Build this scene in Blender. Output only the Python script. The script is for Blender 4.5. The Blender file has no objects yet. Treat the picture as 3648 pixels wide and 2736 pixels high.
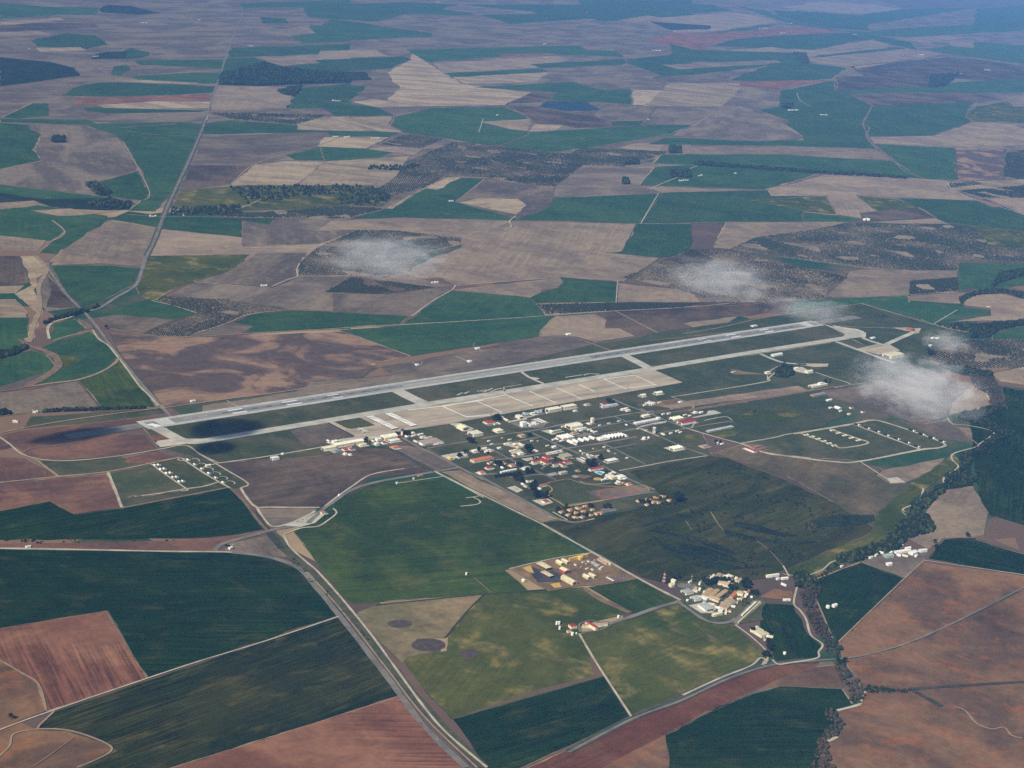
import bpy, bmesh, math, random
import numpy as np
from mathutils import Vector, Matrix, geometry, noise as mnoise

random.seed(7)
RNG = np.random.default_rng(11)
scene = bpy.context.scene
col = scene.collection

# ------------------------------------------------------------------ camera
CAM_H = 1863.0
FOCAL = 3500.0 * 3648 / 2212          # in photograph pixels
PITCH, ROLL, YAW = math.radians(16.63), math.radians(5.0), math.radians(40.99)
_f = np.array([math.sin(YAW) * math.cos(PITCH), math.cos(YAW) * math.cos(PITCH), -math.sin(PITCH)])
_r0 = np.array([math.cos(YAW), -math.sin(YAW), 0.0])
_u0 = np.cross(_r0, _f)
_r = _r0 * math.cos(ROLL) + _u0 * math.sin(ROLL)
_u = np.cross(_r, _f)
cam_data = bpy.data.cameras.new('camera')
cam_data.sensor_width = 36.0
cam_data.sensor_fit = 'HORIZONTAL'
cam_data.lens = 36.0 * FOCAL / 3648
cam_data.clip_start = 1.0
cam_data.clip_end = 300000.0
cam = bpy.data.objects.new('camera', cam_data)
col.objects.link(cam)
cam.matrix_world = Matrix(((_r[0], _u[0], -_f[0], 0), (_r[1], _u[1], -_f[1], 0), (_r[2], _u[2], -_f[2], CAM_H), (0, 0, 0, 1)))
scene.camera = cam

# ------------------------------------------------------------------ light
SUN_EL = math.radians(41)
SUN_DIR = np.array([-0.96, -0.28, 0.0]); SUN_DIR /= np.linalg.norm(SUN_DIR)   # horizontal direction towards the sun
world = bpy.data.worlds.new('World'); scene.world = world; world.use_nodes = True
wn = world.node_tree.nodes; wl = world.node_tree.links
sky = wn.new('ShaderNodeTexSky'); sky.sky_type = 'NISHITA'; sky.sun_disc = False
sky.sun_elevation = SUN_EL; sky.sun_rotation = math.atan2(SUN_DIR[0], SUN_DIR[1])
sky.altitude = 500; sky.air_density = 1.0; sky.dust_density = 0.6
wl.new(sky.outputs[0], wn['Background'].inputs[0]); wn['Background'].inputs[1].default_value = 0.09
sun_d = bpy.data.lights.new('sun', 'SUN'); sun_d.energy = 5.0; sun_d.angle = math.radians(0.53); sun_d.color = (1.0, 0.91, 0.76)
sun = bpy.data.objects.new('sun', sun_d); col.objects.link(sun)
_to = Vector((SUN_DIR[0] * math.cos(SUN_EL), SUN_DIR[1] * math.cos(SUN_EL), math.sin(SUN_EL)))
sun.rotation_euler = _to.to_track_quat('Z', 'Y').to_euler()
sun.location = (3000, 3000, 6000)
scene.view_settings.view_transform = 'Standard'
scene.view_settings.look = 'None'
scene.view_settings.exposure = 0.0
scene.view_settings.gamma = 1.0
scene.view_settings.use_curve_mapping = False
scene.cycles.use_denoising = False
scene.cycles.use_adaptive_sampling = False
scene.cycles.volume_bounces = 0
scene.cycles.max_bounces = 4
scene.cycles.volume_step_rate = 1.0
scene.cycles.volume_max_steps = 256

# ------------------------------------------------------------------ places: photograph pixel -> metres on the flat plain
def _tile(c, r): return (1216 * c, 912 * r, 1216 / 2212)
VIEWS = {str(c) + str(r): _tile(c, r) for c in range(3) for r in range(3)}
for k, (x, y) in dict(a=(1116, 1420), b=(1724, 1420), c=(2280, 1300), d=(2888, 1100), e=(1800, 1920), f=(2300, 1900), g=(480, 1500), h=(1850, 1640)).items():
    VIEWS[k] = (x, y, 608 / 2212)
VIEWS['D'] = (0, 0, 3648 / 2212)
def gp(view, x, y, z=0.0):
    ox, oy, s = VIEWS[view]
    px = (ox + x * s - 1824) / FOCAL; py = -(oy + y * s - 1368) / FOCAL
    d = _r * px + _u * py + _f
    t = (z - CAM_H) / d[2]
    return (d[0] * t, d[1] * t)
def pts(view, s):
    v = [float(a) for a in s.split()]
    return [gp(view, v[i], v[i + 1]) for i in range(0, len(v), 2)]

# ------------------------------------------------------------------ materials
def lin(c):
    return tuple(((v / 255) / 12.92 if v <= 10 else (((v / 255) + 0.055) / 1.055) ** 2.4) for v in c) + (1.0,)
def mix_node(nt, a, b, fac, mode='MIX'):
    n = nt.nodes.new('ShaderNodeMix'); n.data_type = 'RGBA'; n.blend_type = mode
    for sock, val in ((n.inputs[0], fac), (n.inputs[6], a), (n.inputs[7], b)):
        if isinstance(val, (int, float)): sock.default_value = val
        elif isinstance(val, tuple): sock.default_value = val
        else: nt.links.new(val, sock)
    return n.outputs[2]
def math_node(nt, op, a, b=0.0, c=None, clamp=False):
    n = nt.nodes.new('ShaderNodeMath'); n.operation = op; n.use_clamp = clamp
    for i, val in enumerate((a, b, c)):
        if val is None: continue
        if isinstance(val, (int, float)): n.inputs[i].default_value = val
        else: nt.links.new(val, n.inputs[i])
    return n.outputs[0]
def ramp01(nt, val, lo, hi):
    n = nt.nodes.new('ShaderNodeMapRange'); n.interpolation_type = 'SMOOTHSTEP'
    nt.links.new(val, n.inputs[0]); n.inputs[1].default_value = lo; n.inputs[2].default_value = hi
    return n.outputs[0]
def noise(nt, vec, scale, detail=4.0, rough=0.55, dist=0.0):
    n = nt.nodes.new('ShaderNodeTexNoise'); n.inputs['Scale'].default_value = scale
    n.inputs['Detail'].default_value = detail; n.inputs['Roughness'].default_value = rough; n.inputs['Distortion'].default_value = dist
    nt.links.new(vec, n.inputs['Vector']); return n.outputs[0]
def scalev(nt, vec, s):
    n = nt.nodes.new('ShaderNodeVectorMath'); n.operation = 'MULTIPLY'; nt.links.new(vec, n.inputs[0]); n.inputs[1].default_value = s
    return n.outputs[0]
MATS = {}
def new_mat(name):
    m = bpy.data.materials.new(name); m.use_nodes = True
    b = m.node_tree.nodes['Principled BSDF']; b.inputs['Roughness'].default_value = 0.95; b.inputs['Specular IOR Level'].default_value = 0.0
    return m, m.node_tree, b
def coords(nt):
    return nt.nodes.new('ShaderNodeTexCoord').outputs['Object']

def field_mat(name, c1, c2, c3, big=260.0, lo=0.4, hi=0.62, small=0.35, stripe=0.12, width=14.0, vary=0.16, dist=0.6, streak=(1.0, 1.0), fine=0.34, tram=0.0):
    """farmland: two soil or crop colours in drifting patches, a third in small flecks, plough lines along obj['row']"""
    m, nt, b = new_mat(name)
    co = coords(nt)
    rot = nt.nodes.new('ShaderNodeVectorRotate'); rot.rotation_type = 'Z_AXIS'
    att = nt.nodes.new('ShaderNodeAttribute'); att.attribute_type = 'OBJECT'; att.attribute_name = 'row'
    nt.links.new(co, rot.inputs['Vector']); nt.links.new(att.outputs['Fac'], rot.inputs['Angle'])
    rc = rot.outputs[0]
    st = scalev(nt, rc, (streak[0], streak[1], 1))
    n1 = noise(nt, st, 1 / big, 5, 0.55, dist)
    c = mix_node(nt, lin(c1), lin(c2), ramp01(nt, n1, lo, hi))
    n2 = noise(nt, st, 4.5 / big, 5, 0.6, dist)
    c = mix_node(nt, c, lin(c3), math_node(nt, 'MULTIPLY', ramp01(nt, n2, 0.5, 0.74), small))
    # plough or drill lines
    sx = nt.nodes.new('ShaderNodeSeparateXYZ'); nt.links.new(rc, sx.inputs[0])
    wob = noise(nt, scalev(nt, rc, (1 / width, 1 / (width * 28), 1)), 1.0, 3, 0.6)
    mod = noise(nt, co, 1 / 420.0, 2)
    s = math_node(nt, 'SUBTRACT', ramp01(nt, wob, 0.3, 0.7), 0.5)
    s = math_node(nt, 'MULTIPLY', s, math_node(nt, 'MULTIPLY', ramp01(nt, mod, 0.35, 0.6), stripe * 2.6))
    f = math_node(nt, 'MULTIPLY', math_node(nt, 'ADD', math_node(nt, 'SUBTRACT', noise(nt, co, 1 / 26.0, 4, 0.8), 0.5), math_node(nt, 'MULTIPLY', math_node(nt, 'SUBTRACT', noise(nt, co, 1 / 90.0, 3, 0.7), 0.5), 0.8)), fine * 3.0)
    if tram:      # tractor lines at the width of the spraying boom
        fr = math_node(nt, 'FRACT', math_node(nt, 'DIVIDE', math_node(nt, 'ADD', sx.outputs[0], math_node(nt, 'MULTIPLY', noise(nt, co, 1 / 300.0, 1), 10.0)), 27.0))
        ln = math_node(nt, 'LESS_THAN', fr, 0.11)
        s = math_node(nt, 'ADD', s, math_node(nt, 'MULTIPLY', ln, math_node(nt, 'MULTIPLY', ramp01(nt, noise(nt, co, 1 / 260.0, 2), 0.38, 0.6), tram)))
    inf = nt.nodes.new('ShaderNodeObjectInfo')
    v = math_node(nt, 'MULTIPLY', math_node(nt, 'SUBTRACT', inf.outputs['Random'], 0.5), vary * 2)
    tot = math_node(nt, 'ADD', math_node(nt, 'ADD', s, f), math_node(nt, 'ADD', v, 1.0))
    n = nt.nodes.new('ShaderNodeVectorMath'); n.operation = 'SCALE'; nt.links.new(c, n.inputs[0]); nt.links.new(tot, n.inputs['Scale'])
    nt.links.new(n.outputs[0], b.inputs['Base Color'])
    MATS[name] = m; return m
def plain_mat(name, c1, c2=None, scale=30.0, fine=0.15, rough=0.9, spec=0.1, vary=0.06, stretch=None):
    m, nt, b = new_mat(name); b.inputs['Roughness'].default_value = rough; b.inputs['Specular IOR Level'].default_value = spec
    co = coords(nt) if not stretch else scalev(nt, coords(nt), stretch); c2 = c2 or tuple(v * 0.86 for v in c1)
    c = mix_node(nt, lin(c1), lin(c2), ramp01(nt, noise(nt, co, 1 / scale, 5, 0.65), 0.35, 0.68))
    f = math_node(nt, 'MULTIPLY', math_node(nt, 'SUBTRACT', noise(nt, co, 9 / scale, 3, 0.7), 0.5), fine * 2)
    inf = nt.nodes.new('ShaderNodeObjectInfo')
    v = math_node(nt, 'MULTIPLY', math_node(nt, 'SUBTRACT', inf.outputs['Random'], 0.5), vary * 2)
    tot = math_node(nt, 'ADD', math_node(nt, 'ADD', f, v), 1.0)
    n = nt.nodes.new('ShaderNodeVectorMath'); n.operation = 'SCALE'; nt.links.new(c, n.inputs[0]); nt.links.new(tot, n.inputs['Scale'])
    nt.links.new(n.outputs[0], b.inputs['Base Color'])
    MATS[name] = m; return m
field_mat('g', (46, 76, 46), (58, 86, 50), (98, 100, 62), big=420, small=0.30, stripe=0.10, width=16)
field_mat('G', (20, 42, 12), (32, 52, 14), (86, 80, 38), big=340, lo=0.42, hi=0.7, small=0.3, stripe=0.34, width=7, streak=(1.2, 0.7), vary=0.06, tram=0.35)
field_mat('G2', (30, 40, 14), (52, 54, 20), (106, 92, 46), big=300, lo=0.4, hi=0.66, small=0.4, stripe=0.5, width=8, streak=(1.4, 0.5), vary=0.04, tram=0.45)
field_mat('gd', (44, 62, 22), (64, 80, 28), (108, 100, 52), big=420, small=0.35, stripe=0.16, width=13, vary=0.06, tram=0.22)
field_mat('y', (58, 70, 24), (82, 84, 34), (156, 134, 78), big=560, small=0.7, stripe=0.10, width=14, dist=0.3, vary=0.05)
field_mat('b', (94, 84, 74), (124, 110, 92), (148, 128, 104), big=420, small=0.4, stripe=0.10, width=16, streak=(1.3, 0.6))
field_mat('m', (88, 74, 66), (142, 114, 90), (154, 122, 94), big=330, lo=0.46, hi=0.58, small=0.15, stripe=0.06, width=18, dist=1.2, streak=(1.0, 0.8))
field_mat('v', (70, 60, 52), (102, 86, 70), (116, 98, 78), big=380, small=0.3, stripe=0.14, width=14)
field_mat('t', (144, 126, 102), (124, 108, 92), (166, 146, 114), big=360, small=0.4, stripe=0.10, width=15)
field_mat('st', (112, 104, 72), (144, 124, 90), (92, 92, 60), big=260, small=0.4, stripe=0.08, width=16, vary=0.04)
field_mat('bg', (82, 78, 56), (106, 92, 68), (68, 74, 48), big=300, small=0.5, stripe=0.12, width=18, vary=0.04)
field_mat('r', (112, 74, 56), (134, 94, 70), (90, 60, 48), big=300, small=0.4, stripe=0.36, width=11, vary=0.1)
field_mat('rv', (98, 72, 60), (124, 90, 70), (80, 62, 54), big=340, small=0.5, stripe=0.14, width=16, vary=0.08)
field_mat('rd', (96, 58, 42), (112, 76, 54), (78, 48, 38), big=300, small=0.35, stripe=0.14, width=13, vary=0.06)
field_mat('rb', (130, 98, 70), (98, 76, 58), (150, 94, 56), big=380, lo=0.42, hi=0.6, small=0.65, stripe=0.05, width=20, dist=0.9, vary=0.06)
field_mat('p', (162, 144, 114), (134, 116, 94), (176, 158, 124), big=300, small=0.4, stripe=0.06, width=16, streak=(0.5, 1.6))
field_mat('d', (30, 42, 30), (44, 54, 38), (70, 70, 50), big=130, small=0.4, stripe=0.0)
field_mat('s', (46, 54, 22), (66, 66, 32), (86, 74, 48), big=260, small=0.6, stripe=0.25, width=30, streak=(1.8, 0.6), fine=0.3)
field_mat('a', (62, 70, 42), (84, 82, 56), (106, 96, 70), big=260, small=0.5, stripe=0.04, width=20, fine=0.25)
field_mat('ag', (60, 70, 44), (76, 80, 52), (108, 98, 70), big=320, small=0.35, stripe=0.05, width=20, fine=0.25)
field_mat('o', (142, 126, 102), (122, 108, 90), (158, 140, 110), big=200, small=0.4, stripe=0.0)
field_mat('w', (44, 66, 82), (50, 72, 88), (64, 80, 92), big=200, small=0.2, stripe=0.0)
field_mat('e', (134, 112, 84), (112, 92, 74), (176, 138, 66), big=90, small=0.5, stripe=0.0, fine=0.3)
plain_mat('runway_concrete', (160, 158, 148), (132, 132, 124), 60, 0.14, stretch=(0.1, 1.6, 1))
plain_mat('runway_shoulder', (186, 184, 172), (162, 160, 150), 60, 0.10)
plain_mat('runway_rubber', (98, 98, 98), (120, 120, 118), 160, 0.10)
plain_mat('taxiway_concrete', (190, 186, 168), (160, 156, 142), 70, 0.14)
plain_mat('apron_concrete', (188, 172, 144), (146, 136, 120), 90, 0.2, stretch=(0.28, 1.5, 1))
plain_mat('pale_concrete', (200, 192, 172), (172, 164, 146), 25, 0.16)
plain_mat('white_paint', (236, 236, 226), (222, 222, 212), 20, 0.06)
plain_mat('road_asphalt', (130, 124, 112), (106, 102, 94), 60, 0.15)
plain_mat('dark_asphalt', (76, 76, 78), (60, 60, 62), 40, 0.2)
plain_mat('dirt_track', (162, 140, 108), (136, 118, 94), 40, 0.2)
plain_mat('pale_track', (190, 178, 152), (158, 148, 126), 40, 0.16)
plain_mat('brown_track', (132, 108, 84), (108, 90, 72), 40, 0.2)
plain_mat('verge', (88, 86, 60), (66, 70, 48), 30, 0.3)
plain_mat('ditch', (52, 58, 42), (72, 70, 54), 25, 0.3)
plain_mat('burnt_earth', (70, 62, 56), (92, 80, 68), 14, 0.2)
plain_mat('earth', (150, 112, 88), (124, 98, 80), 20, 0.15)
plain_mat('red_track', (170, 92, 70), (150, 84, 66), 20, 0.1)
plain_mat('infield_sand', (206, 170, 90), (188, 152, 80), 12, 0.12)
plain_mat('pool_water', (90, 176, 206), (80, 164, 198), 8, 0.05, rough=0.15, spec=0.5)
for nm, c in dict(cream=(240, 230, 196), white=(246, 246, 236), tan=(206, 180, 140), buff=(222, 206, 160), yellow=(228, 190, 92), grey=(176, 178, 170), olive=(168, 164, 132),
                  redwall=(196, 84, 66), darkgrey=(70, 70, 72), pink=(206, 168, 140), brick=(170, 96, 66)).items():
    plain_mat('wall_' + nm, c, None, 14, 0.08)
for nm, c in dict(cream=(244, 238, 208), white=(240, 238, 226), tan=(186, 162, 128), buff=(230, 220, 176), yellow=(236, 204, 116), grey=(186, 186, 176), red=(166, 62, 50), orange=(196, 118, 78),
                  teal=(150, 176, 170), blue=(120, 150, 184), brown=(142, 112, 92), tile=(190, 160, 120), villa=(204, 148, 98), dark=(60, 60, 64), pinkgrey=(170, 154, 142), olive=(176, 170, 140)).items():
    plain_mat('roof_' + nm, c, None, 12, 0.12, vary=0.14)
plain_mat('window_glass', (36, 44, 52), None, 6, 0.05, rough=0.2, spec=0.5)
plain_mat('door_dark', (86, 84, 80), None, 6, 0.1)
plain_mat('steel', (150, 152, 152), None, 6, 0.05, rough=0.5, spec=0.4)
plain_mat('mast_red', (196, 60, 44), None, 6, 0.05)
plain_mat('bark', (70, 56, 44), None, 2, 0.2)
def leaf_mat(name, a, b):
    m, nt, bs = new_mat(name); co = coords(nt); inf = nt.nodes.new('ShaderNodeObjectInfo')
    c = mix_node(nt, lin(a), lin(b), ramp01(nt, noise(nt, co, 0.35, 3, 0.7), 0.35, 0.65))
    v = math_node(nt, 'ADD', math_node(nt, 'MULTIPLY', inf.outputs['Random'], 0.4), 0.8)
    n = nt.nodes.new('ShaderNodeVectorMath'); n.operation = 'SCALE'; nt.links.new(c, n.inputs[0]); nt.links.new(v, n.inputs['Scale'])
    nt.links.new(n.outputs[0], bs.inputs['Base Color']); MATS[name] = m
leaf_mat('leaf_dark', (26, 36, 24), (40, 50, 30))
leaf_mat('leaf_olive', (44, 50, 38), (60, 66, 48))
leaf_mat('leaf_scrub', (22, 34, 20), (38, 46, 28))
leaf_mat('leaf_mid', (44, 56, 32), (66, 74, 42))
leaf_mat('leaf_bare', (84, 70, 54), (60, 54, 40))

# ------------------------------------------------------------------ ground sheets
def tag(o, label=None, cat=None, group=None, kind=None):
    if label: o['label'] = label
    if cat: o['category'] = cat
    if group: o['group'] = group
    if kind: o['kind'] = kind
    return o
def link(name, me, mat=None, parent=None):
    o = bpy.data.objects.new(name, me); col.objects.link(o)
    if mat and me is not None and not me.materials: me.materials.append(MATS[mat] if isinstance(mat, str) else mat)
    if parent: o.parent = parent
    return o
def mesh(name, verts, faces):
    me = bpy.data.meshes.new(name); me.from_pydata(verts, [], faces); me.update(); return me
def seg_cross(a, b, c, d):
    def o(p, q, r): return (q[0] - p[0]) * (r[1] - p[1]) - (q[1] - p[1]) * (r[0] - p[0])
    return o(a, b, c) * o(a, b, d) < 0 and o(c, d, a) * o(c, d, b) < 0
def inside(p, poly):
    x, y = p; c = False; n = len(poly)
    for i in range(n):
        x1, y1 = poly[i]; x2, y2 = poly[i - 1]
        if (y1 > y) != (y2 > y) and x < (x2 - x1) * (y - y1) / (y2 - y1) + x1: c = not c
    return c
def overlap(P, Q):
    if any(inside(p, Q) for p in P) or any(inside(q, P) for q in Q): return True
    for i in range(len(P)):
        for j in range(len(Q)):
            if seg_cross(P[i - 1], P[i], Q[j - 1], Q[j]): return True
    return False
SHEETS = []; SHEETS_DONE = []; ZP = 0.0
STEP = 0.05
def level_for(P):
    xs = [p[0] for p in P]; ys = [p[1] for p in P]; bb = (min(xs), max(xs), min(ys), max(ys)); lv = 1
    for Q, qb, ql in SHEETS:
        if ql >= lv and bb[0] < qb[1] and qb[0] < bb[1] and bb[2] < qb[3] and qb[2] < bb[3] and overlap(P, Q): lv = ql + 1
    SHEETS.append((P, bb, lv)); return lv
def rough_edge(P, amp):
    out = []
    n = len(P)
    for i in range(n):
        a = P[i]; b = P[(i + 1) % n]
        L = math.hypot(b[0] - a[0], b[1] - a[1]); k = max(1, min(48, int(L / (amp * 6))))
        nx, ny = -(b[1] - a[1]) / max(L, 1e-6), (b[0] - a[0]) / max(L, 1e-6)
        for j in range(k):
            t = j / k; x = a[0] + (b[0] - a[0]) * t; y = a[1] + (b[1] - a[1]) * t
            w = mnoise.noise((x / (amp * 9), y / (amp * 9), 3.1)) * amp * 1.5 if j else 0
            out.append((x + nx * w, y + ny * w))
    return out
FIELD_NAMES = dict(g='green_crop_field', G='green_crop_field', G2='green_crop_field', gd='green_crop_field', y='pasture', b='ploughed_field', m='ploughed_field', v='ploughed_field', t='ploughed_field', r='ploughed_field', rd='ploughed_field', rb='ploughed_field',
                   p='stubble_field', rv='ploughed_field', st='stubble_field', bg='pasture', d='scrub_ground', s='scrub_ground', a='airfield_grass', ag='airfield_grass', o='orchard_ground', w='irrigated_field', e='yard_ground')
ROW0 = {'ploughed_field': 0.0}
def sheet(name, P, mat, z=None, edge=None, row=0.0):
    if z is None: z = STEP * level_for(P)
    cx = sum(p[0] for p in P) / len(P); cy = sum(p[1] for p in P) / len(P)
    if edge is None: edge = 0.0017 * math.hypot(cx, cy)
    Q = rough_edge(P, edge) if edge > 0 else P
    if len(SHEETS_DONE): z += ZP
    tris = geometry.tessellate_polygon([[Vector((x, y, 0)) for x, y in Q]])
    verts = [(x, y, z) for x, y in Q]
    faces = []
    for t in tris:
        a, b, c = (Q[i] for i in t)
        if (b[0] - a[0]) * (c[1] - a[1]) - (b[1] - a[1]) * (c[0] - a[0]) < 0: t = (t[0], t[2], t[1])
        faces.append(tuple(t))
    o = link(name, mesh(name, verts, faces), mat)
    o['kind'] = 'structure'; o['row'] = row
    return o
MR = random.Random(5)
def F(kind, view, s, row=None):
    P = pts(view, s)
    if row is None:      # lines run along the longest edge
        best = max(range(len(P)), key=lambda i: math.hypot(P[i][0] - P[i - 1][0], P[i][1] - P[i - 1][1]))
        row = math.pi / 2 - math.atan2(P[best][1] - P[best - 1][1], P[best][0] - P[best - 1][0])
    o = sheet(FIELD_NAMES[kind], P, kind, row=row); z = STEP * SHEETS[-1][2] + 0.025
    n = len(P)
    for i in range(n):       # weedy or dusty margins along some of the edges
        a, b = P[i], P[(i + 1) % n]; L = math.hypot(b[0] - a[0], b[1] - a[1]); D = math.hypot(a[0], a[1])
        if L < 60 or D > 16000 or MR.random() > 0.55 or kind in 'ds': continue
        m = MR.choice(('verge', 'verge', 'ditch', 'brown_track', 'dirt_track')); w = D * MR.uniform(.0005, .0011)
        k = max(2, min(40, int(L / (w * 4)))); v = []
        for j in range(k + 1):
            t = j / k; x = a[0] + (b[0] - a[0]) * t; y = a[1] + (b[1] - a[1]) * t; nx, ny = -(b[1] - a[1]) / L, (b[0] - a[0]) / L
            q = w * .5 * max(.12, 1 + 1.5 * mnoise.noise((x / (w * 9), y / (w * 9), 1.7))); wv = mnoise.noise((x / (w * 18), y / (w * 18), 8.7)) * w * .9
            v += [(x + nx * (wv + q), y + ny * (wv + q), z), (x + nx * (wv - q), y + ny * (wv - q), z)]
        link('field_margin', mesh('field_margin', v, [(2 * j + 1, 2 * j + 3, 2 * j + 2, 2 * j) for j in range(k)]), m, o)
    return o
def smooth(P, k=6):
    if len(P) < 3: return P
    out = []
    for i in range(len(P) - 1):
        p0 = P[max(i - 1, 0)]; p1 = P[i]; p2 = P[i + 1]; p3 = P[min(i + 2, len(P) - 1)]
        for j in range(k):
            t = j / k
            out.append(tuple(0.5 * (2 * p1[a] + (p2[a] - p0[a]) * t + (2 * p0[a] - 5 * p1[a] + 4 * p2[a] - p3[a]) * t * t + (3 * p1[a] - p0[a] - 3 * p2[a] + p3[a]) * t ** 3) for a in (0, 1)))
    out.append(P[-1]); return out
ROADN = [0]
def strip(name, P, width, mat, z=None, offset=0.0, curve=True, wob=0.0):
    if curve: P = smooth(P)
    ROADN[0] += 1
    if z is None: z = (1.11 + 0.0004 * (ROADN[0] % 60)) if mat in ('verge', 'ditch') else 1.15 + 0.008 * (ROADN[0] % 60)
    z += ZP
    L = []; n = len(P)
    for i in range(n):
        a = P[max(i - 1, 0)]; b = P[min(i + 1, n - 1)]
        dx, dy = b[0] - a[0], b[1] - a[1]; l = math.hypot(dx, dy) or 1
        nx, ny = -dy / l, dx / l
        w = width * (1 + wob * mnoise.noise((P[i][0] / 60, P[i][1] / 60, 0)))
        L.append((P[i][0] + nx * (offset + w / 2), P[i][1] + ny * (offset + w / 2), z)); L.append((P[i][0] + nx * (offset - w / 2), P[i][1] + ny * (offset - w / 2), z))
    fs = [(2 * i + 1, 2 * i + 3, 2 * i + 2, 2 * i) for i in range(n - 1)]
    o = link(name, mesh(name, L, fs), mat); o['kind'] = 'structure'; return o
def R(name, view, s, width, mat, curve=True, wob=0.35):
    if view in ('02', '12', '22', 'e', 'f') and width < 12: width *= 0.6
    elif mat == 'pale_track': width *= 0.8
    return strip(name, pts(view, s), width, mat, curve=curve, wob=wob)

# the plain itself, to the horizon: a patchwork of far fields
def ground_mat():
    m, nt, b = new_mat('plain'); co = coords(nt)
    wv = nt.nodes.new('ShaderNodeVectorMath'); wv.operation = 'ADD'; nt.links.new(co, wv.inputs[0])
    nz = nt.nodes.new('ShaderNodeTexNoise'); nz.inputs['Scale'].default_value = 1 / 900; nt.links.new(co, nz.inputs['Vector'])
    sc = nt.nodes.new('ShaderNodeVectorMath'); sc.operation = 'SCALE'; nt.links.new(nz.outputs[1], sc.inputs[0]); sc.inputs['Scale'].default_value = 260.0
    nt.links.new(sc.outputs[0], wv.inputs[1])
    vo = nt.nodes.new('ShaderNodeTexVoronoi'); vo.inputs['Scale'].default_value = 1 / 750; vo.distance = 'CHEBYCHEV'; nt.links.new(wv.outputs[0], vo.inputs['Vector'])
    sep = nt.nodes.new('ShaderNodeSeparateColor'); nt.links.new(vo.outputs['Color'], sep.inputs[0])
    cr = nt.nodes.new('ShaderNodeValToRGB'); cr.color_ramp.interpolation = 'CONSTANT'
    for i, (p, c) in enumerate(((0, (104, 84, 70)), (0.28, (42, 74, 48)), (0.5, (128, 102, 80)), (0.66, (90, 76, 68)), (0.82, (52, 78, 50)), (0.93, (164, 142, 108)))):
        e = cr.color_ramp.elements[i] if i < 2 else cr.color_ramp.elements.new(p)
        e.position = p; e.color = lin(c)
    nt.links.new(sep.outputs[0], cr.inputs[0])
    c = mix_node(nt, cr.outputs[0], lin((120, 96, 76)), math_node(nt, 'MULTIPLY', ramp01(nt, noise(nt, co, 1 / 300, 5), 0.45, 0.7), 0.6))
    nt.links.new(c, b.inputs['Base Color']); MATS['plain'] = m
ground_mat()
gr = link('ground', mesh('ground', [(-100000, -100000, 0), (100000, -100000, 0), (100000, 100000, 0), (-100000, 100000, 0)], [(0, 1, 2, 3)]), 'plain'); gr['kind'] = 'structure'
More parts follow.
